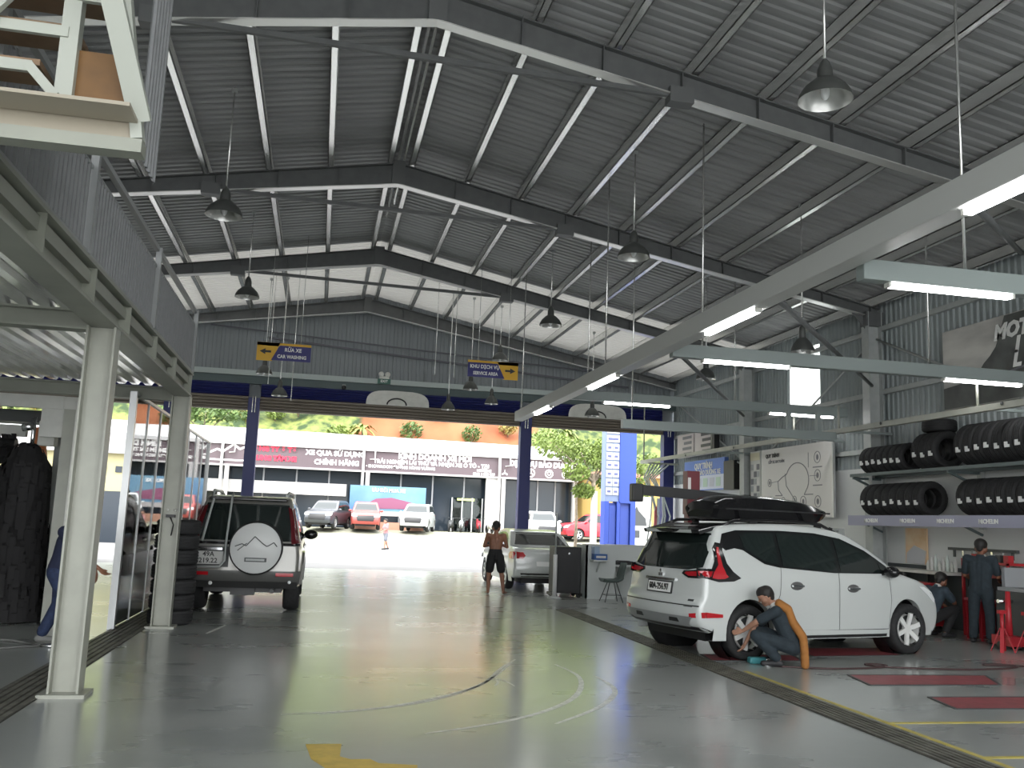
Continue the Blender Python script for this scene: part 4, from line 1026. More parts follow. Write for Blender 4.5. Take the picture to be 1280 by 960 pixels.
    text('plate_number', '219.22', .10, M_btext, root, (xr_-.032, .515, .79), (0, -1, 0), UZ, .002)
    b = MB(); b.box(xr_-.05, xr_-.01, .32, .72, .95, .985); b.build('plate_garnish', M_chrome, root)
    # spare wheel cover: right of the centre line
    cy, cz = -.18, 1.0
    b = MB(); b.lathe([(.355, .0), (.395, -.05), (.395, -.20), (.37, -.235)], (.08, cy, cz), 'X', 40); sw = b.build('spare_wheel', M_rubber, root, angle=50)
    b = MB(); b.lathe([(.37, -.20), (.372, -.235), (.35, -.25), (.001, -.262)], (.08, cy, cz), 'X', 40); b.build('wheel_cover', mat('cover_silver', (.60, .61, .60), .35), sw, angle=50)
    b = MB(); x = .08-.268
    zz = [(.30, .02), (.20, .06), (.14, .03), (.02, .17), (-.10, .07), (-.16, .03), (-.20, .05), (-.26, .09), (-.31, .03)]
    for p, q in zip(zz, zz[1:]): b.bar((x, cy+p[0], cz+p[1]), (x, cy+q[0], cz+q[1]), .014, .012, (1, 0, 0))
    b.bar((x, cy+.26, cz-.04), (x, cy+.13, cz+.07), .012, .008, (1, 0, 0))
    b.build('mountain_drawing', M_dark, sw)
    b = MB(); b.box(x-.004, x+.006, cy-.17, cy+.15, cz-.20, cz-.14); b.build('name_bar', M_dark, sw)
    b = MB(); b.box(x-.006, x+.002, cy-.14, cy+.13, cz-.185, cz-.155); b.build('name_bar_inlay', M_steel, sw)
    # ladder at left
    b = MB()
    b.tube([(.38, .56, 1.80), (.22, .52, 1.70), (.04, .62, 1.08)], .018, 8); b.tube([(.38, .25, 1.80), (.22, .25, 1.72), (.02, .27, 1.05), (.0, .27, .80), (.0, .34, .71), (.0, .7, .70)], .018, 8)
    b.build('ladder', M_steel, root)
    # rear wiper and interior headrests seen through glass left out of the dark glass
    b = MB(); c.patch(b, [(-.62, 1.2), (.62, 1.2), (.54, 1.6), (-.54, 1.6)], lambda y, z: c.front(y, z, .006)); b.build('windscreen', M_carglass, root)
    return root
make_suv()

# ---------------------------------------------------------------- sedans and distant cars
def make_sedan(label, loc, rz, paint, detail=True, lens=None, group=None, name='saloon_car'):
    root = thing(name, label, 'car', loc, rz, group)
    L, W = 4.4, 1.72
    top = [(.25, .30), (.08, .36), (.0, .50), (.02, .68), (.05, .88), (.12, .98), (.35, 1.03), (.62, 1.06), (.95, 1.24), (1.25, 1.38), (1.6, 1.45), (2.1, 1.465), (2.5, 1.42), (2.9, 1.24), (3.25, 1.03), (3.6, .97), (4.05, .86), (4.32, .72), (4.40, .52), (4.34, .34), (4.25, .26)]
    c = Car(L, W, top, [(.92, .30, .36), (3.52, .30, .36)], .22, [(.2, .95), (.5, 1), (.8, .99), (.98, .95), (1.2, .85), (1.45, .72)], r=.07)
    c.body('body', paint, root); chassis(c, root, .55, .18, .7)
    trim = [(3.0, 1.0), (1.9, 1.0), (1.0, 1.02), (.92, 1.06), (1.2, 1.24), (1.45, 1.34), (1.8, 1.385), (2.2, 1.38), (2.5, 1.33), (2.8, 1.16)]
    panes = [[(2.88, 1.01), (2.1, 1.01), (2.1, 1.36), (2.48, 1.31), (2.75, 1.16)], [(2.02, 1.01), (1.15, 1.03), (1.3, 1.24), (1.5, 1.325), (1.8, 1.365), (2.02, 1.365)]]
    side_parts(c, root, trim, panes, [[(2.06, 1.0), (2.04, .35)], [(1.2, 1.02), (1.25, .7)], [(3.0, .98), (3.0, .4)]], [(2.3, .84), (1.4, .86)])
    for sg in (1, -1):
        b = MB(); c.slab(b, [(.06, .93), (.42, .92), (.5, .85), (.38, .76), (.06, .76)], lambda x, z, e: c.side(x, z, sg, e), .012, .08); b.build('tail_lamp', lens or M_lens, root)
        b = MB(); c.slab(b, [(sg*y, z) for y, z in ((.80, .93), (.58, .92), (.52, .84), (.58, .77), (.82, .77))], c.rear, .012, .08); b.build('tail_lamp', lens or M_lens, root)
        b = MB(); c.slab(b, [(3.9, .84), (4.2, .78), (4.34, .66), (4.2, .66), (3.95, .76)], lambda x, z, e: c.side(x, z, sg, e), .01, .08); b.build('headlamp', M_whitelens, root)
        b = MB(); c.slab(b, [(sg*y, z) for y, z in ((.80, .76), (.45, .72), (.45, .64), (.80, .64))], c.front, .01); b.build('headlamp', M_whitelens, root)
        q = c.side(2.8, 1.0, sg); b = MB(); b.ell((q[0], q[1]+sg*.11, 1.03), .07, .10, .065); b.build('wing_mirror', M_carblack, root)
        for x in (.92, 3.52):
            wheel_mesh(.31, .20, .20, 5, root, M_rubber, M_alu, (x, sg*.74, .31), sg)
    b = MB(); c.patch(b, [(-.66, 1.09), (.66, 1.09), (.52, 1.38), (-.52, 1.38)], lambda y, z: c.rear(y, z, .006)); b.build('rear_window', M_carglass, root)
    b = MB(); c.patch(b, [(-.66, 1.06), (.66, 1.06), (.54, 1.38), (-.54, 1.38)], lambda y, z: c.front(y, z, .006)); b.build('windscreen', M_carglass, root)
    b = MB(); c.slab(b, [(-.26, .60), (.26, .60), (.26, .71), (-.26, .71)], c.rear, .012); b.build('number_plate', M_wtext, root)
    b = MB(); c.slab(b, [(-.6, .34), (.6, .34), (.64, .43), (-.64, .43)], c.rear, .014); b.build('bumper_insert', M_black, root)
    b = MB(); c.slab(b, [(-.5, .45), (.5, .45), (.55, .62), (-.55, .62)], c.front, .012); b.build('grille', M_black, root)
    return root
make_sedan('white saloon car parked nose out beside the shirtless man', (5.45, 21.65, 0), rad(91), M_wcar)
make_sedan('white saloon car seen past the left column, only its tail showing', (-7.0, 30.6, -.03), rad(172), M_wcar)
def make_far_suv(label, loc, rz, paint, s=1.0):
    root = thing('parked_suv', label, 'car', loc, rz)
    L, W = 4.6, 1.82
    top = [(.2, .4), (.05, .5), (.02, .8), (.1, 1.05), (.3, 1.45), (.5, 1.66), (1.0, 1.72), (2.2, 1.70), (2.6, 1.58), (3.1, 1.22), (3.35, 1.12), (4.0, 1.05), (4.4, .92), (4.56, .7), (4.58, .5), (4.5, .34)]
    c = Car(L, W, top, [(.9, .36, .42), (3.6, .36, .42)], .3, [(.2, .96), (.6, 1), (.95, .98), (1.2, .9), (1.7, .74)], r=.08)
    c.body('body', paint, root); chassis(c, root)
    side_parts(c, root, [(3.2, 1.12), (.5, 1.14), (.55, 1.5), (.8, 1.6), (2.4, 1.58), (2.8, 1.36)], [[(3.0, 1.14), (2.0, 1.14), (2.0, 1.55), (2.4, 1.54)], [(1.9, 1.14), (.9, 1.15), (.95, 1.54), (1.9, 1.55)]], [], [])
    b = MB(); c.patch(b, [(-.7, 1.18), (.7, 1.18), (.58, 1.58), (-.58, 1.58)], lambda y, z: c.front(y, z, .008)); b.build('windscreen', M_carglass, root)
    b = MB(); c.patch(b, [(-.7, 1.12), (.7, 1.12), (.58, 1.5), (-.58, 1.5)], lambda y, z: c.rear(y, z, .008)); b.build('rear_window', M_carglass, root)
    b = MB(); c.slab(b, [(-.48, .52), (.48, .52), (.58, .85), (-.58, .85)], c.front, .012); b.build('grille', M_black, root)
    for sg in (1, -1):
        b = MB(); c.slab(b, [(sg*y, z) for y, z in ((.84, .95), (.5, .86), (.5, .78), (.84, .80))], c.front, .012); b.build('headlamp', M_whitelens, root)
        b = MB(); c.slab(b, [(sg*y, z) for y, z in ((.84, 1.06), (.5, 1.02), (.5, .92), (.84, .92))], c.rear, .012); b.build('tail_lamp', M_lens, root)
        q = c.side(3.1, 1.12, sg); b = MB(); b.ell((q[0], q[1]+sg*.12, 1.15), .07, .11, .07); b.build('wing_mirror', paint, root)
        for x in (.9, 3.6): wheel_mesh(.36, .22, .24, 5, root, M_rubber, M_alu, (x, sg*.78, .36), sg)
    return root
make_far_suv('dark grey car parked nose out before the showroom, left of the hoarding', (1.3, 59.9, .86), rad(-108), mat('dark_grey_paint', (.045, .05, .06), .3, coat=.5))
make_far_suv('white car parked nose out before the showroom, right of the hoarding', (6.7, 60.4, .87), rad(-104), M_wcar)
make_far_suv('red car parked under the trees by the yellow building', (19.3, 56.6, .68), rad(188), mat('bright_red_paint', (.60, .015, .03), .3, coat=.5))
make_far_suv('red car half hidden behind the dark grey one across the street', (3.0, 60.3, .87), rad(-93), mat('dull_red_paint', (.35, .06, .05), .35, coat=.4))
make_far_suv('white car facing the street above the white saloon roof', (13.3, 56.0, .65), rad(-95), mat('white_far_paint', (.66, .66, .66), .3))
make_far_suv('white car parked at the far left behind the silver off-road car', (-4.2, 59.8, .86), rad(-100), MATS['white_far_paint'])
# ================================================================ LIGHT FRAME AND LAMPS
t = thing('light_frame', 'pale hanging frame carrying bright tube lights over the service bays', 'light frame', (4.8, 14, 4.15))
M_fr = mat('frame_paint', (.50, .51, .49), .45)
M_fr2 = mat('frame_paint_grey', (.27, .31, .30), .45)
def fbar(x0, x1, y0, y1, z0, z1, m, name):
    b = MB(); b.box(x0, x1, y0, y1, z0, z1); return b.build(name, m, t, True, bevel=.01)
fbar(4.69, 4.91, 4.6, 22.5, 4.16, 4.40, M_fr, 'main_beam')
for y, x1, z in ((7.62, 11.24, 4.02), (12.45, 11.24, 4.10), (18.08, 11.24, 4.18)): fbar(4.91, x1, y-.07, y+.07, z, z+.2, M_fr2, 'cross_beam')
tubes = []
for y0, y1 in ((4.75, 5.98), (9.5, 10.9), (14.6, 16.2), (19.2, 20.6)): tubes.append(((4.8, y0, 4.135), (4.8, y1, 4.135)))
for y, z, xs_ in ((7.62, 4.0, ((5.22, 6.55), (7.6, 8.9))), (12.45, 4.08, ((5.42, 6.78), (9.45, 10.82))), (18.08, 4.16, ((5.66, 7.1), (9.4, 10.9)))):
    for x0, x1 in xs_: tubes.append(((x0, y, z), (x1, y, z)))
for p, q in tubes:
    b = MB(); b.bar(p, q, .075, .045); tb = b.build('led_tube', M_led, t, True)
    d = (Vector(q)-Vector(p)).normalized()*.03
    for e, s_ in ((p, -1), (q, 1)): b = MB(); b.bar(Vector(e), Vector(e)+d*s_, .08, .05); b.build('end_cap', M_white, tb, True)
for x, y in ((6.06, 7.62), (9.6, 7.62), (5.4, 12.45), (9.2, 12.45), (5.3, 18.08), (8.6, 18.08), (4.8, 22.2), (4.8, 15.3)):
    b = MB(); b.tube([(x, y, 4.2), (x, y, rtop(x)+.245)], .014, 6); b.build('hanger_rod', M_galv, t, True)
b = MB()
for p, q in (((4.9, 9.2, 4.2), (11.18, 17, 4.74)), ((4.9, 12.5, 4.3), (11.1, 22.8, 4.71)), ((4.9, 6.1, 4.3), (9.6, 10.9, 5.7))): bb = MB(); bb.tube([p, q], .035, 8); bb.build('brace_rod', M_raft, t, True)
# grey pipe and cream hanging rail along the wall
t = thing('hanging_rail', 'cream steel rail hung along the right wall above notice board and tyres', 'rail', (10.15, 20, 3.5))
b = MB(); b.bar((10.15, 10.4, 3.66), (10.15, 28.2, 3.72), .09, .1); b.build('rail', M_cream, t, True)
for y in (12.6, 16.6, 18.4, 22.75, 28.0):
    b = MB(); b.tube([(10.15, y, 3.72), (10.15, y, 4.2 if y < 27 else 5.6)], .022, 6); b.build('hanger', M_cream, t, True)
    b = MB(); b.bar((10.15, y, 3.69), (11.35, y, 3.69), .05, .05); b.build('wall_arm', M_fr2, t, True)
b = MB()
for k in range(5): b.ell((10.09, 12+k*3.1, 3.69), .012, .03, .03)
stuff(b.build('bolts', M_dark, t, True))
t = thing('cross_pipe', 'dark grey steel beam ending at the rail beside the notice board', 'beam', (8.5, 16.7, 3.5))
b = MB(); b.box(5.6, 10.12, 16.63, 16.77, 3.49, 3.66); b.build('beam', M_fr2, t, True)
for x in (9.1, 9.75): b = MB(); b.box(x-.04, x+.04, 16.65, 16.75, 3.66, 4.05); b.build('stub', M_fr2, t, True)
for x in (5.8,): b = MB(); b.tube([(x, 16.7, 3.6), (x, 16.7, rtop(x)+.245)], .014, 6); b.build('hanger_rod', M_galv, t, True)

M_shade = mat('lamp_shade', (.10, .105, .10), .35, .4)
M_shin = mat('lamp_inside', (.72, .72, .70), .25, .6)
def pendant(lab, x, y, z, r=.27, rod=M_galv):
    t = thing('pendant_lamp', lab, 'lamp', (x, y, z), 0, 'high bay lamps')
    b = MB(); b.lathe([(r, 0), (r*.97, .05), (r*.80, .13), (r*.45, .22), (r*.30, .24), (r*.28, .34), (.05, .42), (.02, .46)], (0, 0, 0), 'Z', 24); b.build('shade', M_shade, t, angle=40)
    b = MB(); b.lathe([(r, 0), (r*.96, .045), (r*.78, .12), (r*.43, .205), (.02, .21)], (0, 0, 0), 'Z', 24); b.build('reflector', M_shin, t)
    b = MB(); b.ell((0, 0, .1), .05, .05, .1); b.build('bulb', M_whitelens, t)
    b = MB(); b.tube([(0, 0, .44), (0, 0, rtop(x)-z+.245)], .013, 6); b.build('rod', rod, t)
    b = MB(); b.cbox((0, 0, rtop(x)-z+.2), .08, .05, .06); b.build('clamp', M_steel, t)
pendant('large hanging lamp shade nearest the camera, upper right', 4.92, 8.2, 6.12, .28)
pendant('dark hanging lamp above the end of the mezzanine parapet', -1.72, 14, 6.06, .28)
pendant('hanging lamp in front of the second roof frame, right of centre', 4.84, 14, 6.05, .27)
pendant('dark hanging lamp between mezzanine and the car washing sign', -1.82, 19.9, 6.18, .26)
pendant('hanging lamp in front of the third roof frame, right of centre', 4.91, 19.9, 6.11, .26)
pendant('low dark hanging lamp before the bright wall panel', 7.9, 14, 4.68, .20)
pendant('low dark hanging lamp by the second wall column', 8.2, 18.7, 4.92, .22)
pendant('small lamp hanging lowest below the car washing sign', -1.28, 25.7, 4.82, .22)
pendant('small lamp hanging just under the car washing sign', -1.73, 25.7, 5.40, .22)
pendant('small lamp half hidden behind the service area sign', 4.86, 25.7, 6.26, .24)
pendant('small lamp hanging below the service area sign', 4.03, 25.7, 5.35, .22)
pendant('small lamp hanging before the white panel of the middle shutter', 3.41, 25.7, 4.73, .2)
pendant('small lamp hanging before the white panel of the right shutter', 7.69, 25.7, 4.81, .22)
pendant('small lamp hanging left of the middle door post', 4.75, 26.2, 5.04, .2)
# bare sprinkler / hook drops seen against the gable
for k, (x, y, z0) in enumerate(((-1.5, 24, 4.9), (-.9, 24, 4.5), (2.9, 25, 5.6), (3.3, 24, 5.4))):
    b = MB(); b.tube([(x, y, z0), (x, y, rtop(x)+.245)], .012, 6); tag(b.build('hanging_rod', M_galv), ['bare rod hanging left of the car washing sign text', 'bare rod hanging through the car washing sign area, longer one', 'bare rod hanging left of the service area sign', 'bare rod hanging beside the service area sign'][k], 'rod')

# direction signs
def dsign(lab, x0, x1, y, z, left, l1, l2):
    t = thing('direction_sign', lab, 'sign', ((x0+x1)/2, y, z))
    w = x1-x0; h = .36
    b = MB(); b.box(-w/2, w/2, 0, .03, -h/2-.01, h/2+.06) if False else None
    s_ = 1 if left else -1
    b = MB(); pl = [(-w/2*s_, -h/2-.02), (-w/2*s_+.36*s_, -h/2-.02), (-w/2*s_+.52*s_, h/2+.06), (-w/2*s_, h/2+.06)]
    b.prism(pl if left else pl[::-1], (0, .02, 0), X1, UZ, -.02 if False else .02); b.box(-w/2, w/2, .0, .03, h/2-.02, h/2+.06); b.build('yellow_panel', M_yellow, t)
    pb = [(-w/2*s_+.34*s_, -h/2), (w/2*s_, -h/2), (w/2*s_, h/2), (-w/2*s_+.52*s_, h/2)]
    b = MB(); b.prism(pb if left else pb[::-1], (0, -.002, 0), X1, UZ, .018); b.build('navy_panel', M_navy, t)
    ax = (-w/2+.2)*s_
    b = MB(); b.prism([(ax-.13*s_, .02), (ax, .09), (ax, .045), (ax+.13*s_, .045), (ax+.13*s_, -.005), (ax, -.005), (ax, -.05)][::(1 if left else -1)], (0, -.012, 0), X1, UZ, .008); b.build('arrow', M_btext, t)
    xc = .21*s_
    text('lettering', l1, .125, M_wtext, t, (xc, -.024, .08), X1, UZ, .003, sx=.9); text('lettering', l2, .115, M_wtext, t, (xc-.02*s_, -.024, -.085), X1, UZ, .003, sx=.85)
    for dx in (-w*.3, w*.3):
        b = MB(); b.tube([(dx, .015, h/2), (dx, .015, rtop((x0+x1)/2+dx)-z+.245)], .008, 6); b.build('hanging_wire', M_galv, t)
dsign('navy and yellow hanging sign reading car washing with left arrow', -1.69, -.44, 22, 5.38, True, 'RỬA XE', 'CAR WASHING')
dsign('navy and yellow hanging sign reading service area with right arrow', 3.36, 4.63, 22, 5.32, False, 'KHU DỊCH VỤ', 'SERVICE AREA')
t = thing('exit_light', 'green exit light with twin spot heads above the middle shutter', 'exit sign', (1.72, 28.4, 5.9))
b = MB(); b.box(-.2, .2, -.03, .03, -.16, .0); b.build('case', mat('exit_green', (.02, .10, .07), .4), t)
b = MB(); b.cbox((0, 0, .04), .3, .06, .08); b.build('bracket', M_white, t)
for dx in (-.1, .1):
    b = MB(); b.ell((dx, -.03, .14), .085, .06, .085); b.build('spot_head', M_white, t)
text('lettering', 'EXIT', .11, M_wtext, t, (0, -.036, -.08), X1, UZ, .002)
t = thing('camera_dome', 'small dark camera on the girt above the left part of the middle shutter', 'camera', (.5, 28.38, 5.55)); b = MB(); b.ell((0, 0, 0), .07, .07, .07); b.build('dome', M_black, t); b = MB(); b.box(-.05, .05, 0, .1, .04, .09); b.build('mount', M_steel, t)

# ================================================================ RIGHT WALL BOARDS
RX = (0, -1, 0)   # reading direction on the right wall, seen from the hall
def panel(name, lab, cat, y0, y1, z0, z1, x, th, m):
    t = thing(name, lab, cat, (x, (y0+y1)/2, (z0+z1)/2))
    b = MB(); b.box(0, th, -(y1-y0)/2, (y1-y0)/2, -(z1-z0)/2, (z1-z0)/2); b.build('board', m, t); return t
M_paper = mat('white_board', (.66, .64, .62), .4)
t = panel('notice_board', 'large white notice board with a round bulb-like line diagram', 'notice board', 18.62, 21.95, 2.0, 3.72, 11.2, .05, M_paper)
# frame edge
b = MB(); b.box(.0, .06, -1.70, -1.665, -.86, .86); b.box(0, .06, 1.665, 1.70, -.86, .86); b.build('frame', M_alu, t)
def stroke(t, pts, w, m=M_btext, name='line_drawing'):
    b = MB()
    for p, q in zip(pts, pts[1:]): b.bar((-.004, p[0], p[1]), (-.004, q[0], q[1]), w, .006, (1, 0, 0))
    return b.build(name, m, t)
M_grey = mat('grey_print', (.18, .18, .2), .5)
arc = [(-.1+.62*math.cos(rad(a))*-1, .12+.38*math.sin(rad(a))) for a in range(-40, 200, 12)]
stroke(t, [(.95, -.33), (.6, -.33), (.78, -.2), (.82, .02), (.6, .12), (.42, .17)]+[(-.12-.54*math.cos(rad(a)), .02+.42*math.sin(rad(a))) for a in range(155, -36, -12)]+[(-.45, -.33), (-.85, -.33)], .022, M_grey)
stroke(t, [(.45, .2), (.4, -.1), (.05, -.4), (-.25, -.62)], .018, M_grey)
stroke(t, [(1.15, .0), (.8, .03)], .012, M_grey); stroke(t, [(-.7, .1), (-1.0, .1)], .012, M_grey); stroke(t, [(-.65, .3), (-.65, .65)], .012, M_grey)
stroke(t, [(1.2, -.55), (.2, -.58)], .014, M_grey)
for y, z in ((-1.05, .52), (-1.05, .1), (-1.05, -.5), (-.4, -.5), (1.25, .0), (1.2, -.45), (.55, -.47), (.0, -.45)):
    b = MB(); r_ = .14 if y < 0 else .1; b.lathe([(r_-.014, 0), (r_, 0), (r_, -.006), (r_-.014, -.006), (r_-.014, 0)], (0, y, z), 'X', 20); b.ell((-.003, y, z), .004, r_*.4, r_*.5, 8, 6); b.build('round_icon', M_grey, t)
    if y < 0: b = MB(); b.box(-.006, 0, y-.2, y+.2, z-.24, z-.215); b.build('caption', M_grey, t)
text('lettering', 'QUY TRÌNH', .13, M_btext, t, (-.006, 1.45, .68), RX, UZ, .004, 'LEFT'); text('lettering', 'LỐP XE AN TOÀN', .10, M_grey, t, (-.006, 1.3, .52), RX, UZ, .002, 'LEFT')
t = panel('blue_banner', 'blue and white service banner hanging at the far end of the right wall', 'banner', 24.0, 26.9, 2.78, 3.68, 11.1, .12, mat('banner_blue', (.13, .24, .66), .5))
b = MB(); b.box(-.008, 0, -1.42, 1.42, -.43, -.02); b.build('white_field', mat('banner_white', (.62, .66, .78), .5), t)
for k in range(6):
    b = MB(); b.box(-.014, -.008, -1.2+k*.45, -.9+k*.45, -.36, -.1); b.build('picture', [mat('pic_green', (.45, .6, .5), .5), mat('pic_grey', (.5, .52, .6), .5)][k % 2], t)
text('lettering', 'QUY TRÌNH', .24, M_wtext, t, (-.012, 0, .26), RX, UZ, .008); text('lettering', 'DỊCH VỤ BẢO DƯỠNG XE', .2, M_wtext, t, (-.012, 0, .06), RX, UZ, .005)
t = panel('notice_grid', 'narrow white notice grid of small sheets beside the big board', 'notice', 22.05, 22.62, 2.2, 3.72, 11.2, .04, mat('sheet_white', (.6, .6, .57), .5))
b = MB(); b.box(-.01, 0, -.26, .26, .52, .72); b.build('cream_head', mat('cream_paper', (.62, .58, .42), .5), t)
for r_ in range(6):
    for c_ in range(3):
        b = MB(); b.box(-.01, 0, -.24+c_*.165, -.10+c_*.165, -.68+r_*.19, -.53+r_*.19); b.build('sheet', [M_paper, M_grey, mat('pale_grey_paper', (.4, .41, .42), .5)][(r_*2+c_*5) % 3], t)
for k, (y0, y1, lab) in enumerate(((26.45, 27.75, 'pale poster of stacked pictures high up beside the right door post, farther one'), (25.0, 26.35, 'pale poster of stacked pictures high up on the right wall, nearer one'))):
    t = panel('picture_poster', lab, 'poster', y0, y1, 3.85, 4.58, 11.2, .05, mat('pinkish_paper', (.55, .50, .49), .5))
    for r_ in range(4): b = MB(); b.box(-.008, 0, -.5, .1+.1*(r_ % 2), -.3+r_*.17, -.21+r_*.17); b.build('picture_strip', M_dark if k else M_grey, t)
b = MB(); b.box(11.1, 11.26, 24.7, 24.95, 3.85, 4.6); tag(b.build('loudspeaker', M_black), 'black loudspeaker box at the end of the pale posters', 'loudspeaker')
b = MB(); b.box(11.05, 11.35, 23.3, 23.95, 2.75, 3.55); o = b.build('wall_screen', M_black); tag(o, 'black wall box right of the blue banner', 'screen'); b = MB(); b.bar((11.1, 23.4, 3.55), (11.4, 23.0, 3.3), .05, .04); b.build('bracket', M_steel, o)
# mountain banner, mostly beyond the right edge
t = panel('mountain_banner', 'large grey banner with cloudy sky, dark mountain and white letters at right', 'banner', 10.2, 14.9, 3.98, 5.46, 11.3, .03, mat('cloud_print', (.42, .41, .39), .6, col2=(.64, .62, .58), scale=1.3, stretch=(1, .6, 2.2), detail=6))
b = MB(); b.prism([(-2.33, -.73), (2.33, -.73), (2.33, .72), (-.72, .72), (-.85, .42), (-.95, .22), (-1.1, .08), (-1.25, -.02), (-1.36, -.13), (-1.5, -.28), (-2.33, -.34)], (-.012, 0, 0), RX, UZ, .008); b.build('dark_mountain', mat('mountain_print', (.10, .105, .10), .6, noise=.3, scale=2), t)
text('lettering', 'MOT', .36, M_wtext, t, (-.03, .98, .44), RX, UZ, .018, 'LEFT', shear=.25); text('lettering', 'I', .36, M_wtext, t, (-.03, .50, .16), RX, UZ, .018, 'LEFT', shear=.25); text('lettering', 'L', .36, M_wtext, t, (-.03, .56, -.08), RX, UZ, .018, 'LEFT', shear=.25)
b = MB(); b.tube([(-.02, .78, -.42), (-.02, .68, -.27), (-.02, .35, -.22), (-.02, -.1, -.22), (-.02, -.4, -.4)], .02, 6); b.build('car_outline', M_grey, t)
b = MB(); b.ell((-.02, .6, -.4), .008, .1, .05); b.build('lamp_print', M_white, t)

# ================================================================ TYRE SHELVES
t = thing('tyre_shelf', 'long two-tier wall shelf holding the new tyres, with lavender edge strip', 'shelf', (11.0, 15, 2.0))
M_shelf = mat('shelf_green_grey', (.10, .13, .13), .5)
for z, m in ((2.02, M_shelf), (2.86, M_shelf)):
    b = MB(); b.box(10.66, 10.74, 11.2, 17.05, z-.06, z); b.box(11.2, 11.28, 11.2, 17.05, z-.06, z); b.build('shelf_rail', m, t, True)
for y in (17.0, 14.1, 11.4):
    b = MB(); b.box(11.33, 11.41, y-.05, y+.05, 1.8, 3.0); b.build('upright', M_steel, t, True)
    for z in (1.98, 2.80): b = MB(); b.bar((10.7, y, z-.02), (11.36, y, z-.02), .05, .05); b.bar((10.75, y, z-.03), (11.36, y, z-.28), .04, .04); b.build('bracket', M_shelf, t, True)
b = MB(); b.box(10.63, 10.66, 11.2, 17.1, 1.82, 2.02); b.build('edge_strip', mat('lavender_strip', (.34, .34, .45), .5), t, True)
for y in (16.3, 15.15, 14.1, 13.05, 12.0):
    o = text('brand_lettering', 'MICHELIN', .10, M_wtext, t, (10.625-11.0, y-15, 1.915-2.0), RX, UZ, .003)
def tyre_mb(R, w, rim):
    b = MB(); h = w/2
    pr = [(rim, -h*.75), (rim+.02, -h*.95), (R*.86, -h), (R*.96, -h*.85), (R, -h*.6)]
    for g in (-.4, 0, .4): pr += [(R, h*(g-.06)), (R-.012, h*(g-.05)), (R-.012, h*(g+.05)), (R, h*(g+.06))]
    pr += [(R, h*.6), (R*.96, h*.85), (R*.86, h), (rim+.02, h*.95), (rim, h*.75), (rim-.01, 0), (rim, -h*.75)]
    b.lathe(pr, (0, 0, 0), 'Y', 28); return b
words = ['farthest', 'second', 'third', 'fourth', 'fifth', 'sixth', 'seventh', 'eighth', 'ninth', 'tenth']
M_tag = mat('tyre_tag', (.72, .73, .72), .5)
def run(y0, n, step, R, z, where, w=None):
    w = w or step*.93; root = None
    for k in range(n):
        loc = (min(10.70+R, 11.36-R), y0-k*step-step/2, z+R)
        lab = 'white-tagged tyre, %s from the left in %s' % (words[k] if k else 'first', where)
        if root is None:
            mb = tyre_mb(R, w, R*.6); root = mb.build('new_tyre', M_rubber, None, angle=45); tag(root, lab, 'tyre', 'new tyres in '+where)
            b = MB(); b.cbox((-R*.985, 0, -R*.22), .014, .07, .09); b.cbox((-R*1.0, -.03, -R*.28), .014, .09, .045); b.build('tag', M_tag, root); root.location = loc; cur = root
        else: cur = dup(root, loc, None, lab)
        cur.rotation_euler = (0, random.uniform(-.06, .06), 0)
run(16.82, 7, .20, .275, 2.86, 'the left group, upper shelf')
run(15.1, 3, .23, .345, 2.86, 'the middle trio, upper shelf')
run(13.85, 8, .23, .37, 2.86, 'the right group, upper shelf')
run(16.82, 8, .24, .32, 2.02, 'the left group, lower shelf')
run(13.95, 9, .235, .32, 2.02, 'the right group, lower shelf')
o = tyre_mb(.30, .22, .18).build('spare_tyre', M_rubber, None, angle=45); tag(o, 'untagged black tyre lying on top of the middle group of the upper shelf', 'tyre'); o.location = (11.06, 14.75, 3.55+.11); o.rotation_euler = (rad(90), 0, 0)
# tyre stack beside the column
for k in range(7):
    o = tyre_mb(.31, .208, .19).build('stacked_tyre', M_rubber, None, angle=45)
    o.location = (-1.97+random.uniform(-.012, .012), 14.06+random.uniform(-.015, .015), .1075+k*.2095); o.rotation_euler = (rad(90), 0, 0)
    tag(o, 'black tyre, %s in the stack beside the second column' % ['bottom one', 'second from the bottom', 'third from the bottom', 'middle one', 'third from the top', 'second from the top', 'topmost'][k], 'tyre', 'stacked tyres by the column')

# ================================================================ WORKSHOP CORNER AT RIGHT
t = thing('work_bench', 'long wall bench with pale top cluttered under the tyre shelves', 'bench', (11.05, 14, 0))
b = MB(); b.box(10.8, 11.4, 14.4, 16.8, .98, 1.03); b.build('top', M_white, t, True)
for y in (14.5, 15.6, 16.7):
    for x in (10.85, 11.35): b = MB(); b.box(x-.025, x+.025, y-.025, y+.025, 0, .98); b.build('leg', M_dark, t, True)
t = thing('lit_poster', 'yellowish poster with a figure in red cap behind the car bonnet', 'poster', (11.4, 15.9, 1.4))
b = MB(); b.box(11.38, 11.41, 15.65, 16.3, 1.12, 1.80); b.build('sheet', mat('orange_paper', (.75, .48, .26), .6, col2=(.8, .62, .42), scale=3), t, True)
b = MB(); b.prism([(-.3, -.3), (.25, -.3), (.3, -.05), (-.05, .05), (-.28, -.1)], (11.375, 15.97, 1.42), RX, UZ, .006); b.build('grey_print', mat('silver_print', (.5, .5, .52), .5), t, True)
t = thing('side_poster', 'orange tinted poster behind the standing mechanic at the right edge', 'poster', (11.4, 12.8, 1.4))
b = MB(); b.box(11.38, 11.41, 12.4, 13.1, 1.15, 1.80); b.build('sheet', MATS['orange_paper'], t, True)
b = MB(); b.box(11.37, 11.38, 12.45, 12.85, 1.2, 1.4); b.build('print', M_grey, t, True)
t = thing('tool_rail', 'dark wall rail of hanging tools above the red tool rack', 'tool rail', (11.38, 14.1, 1.4))
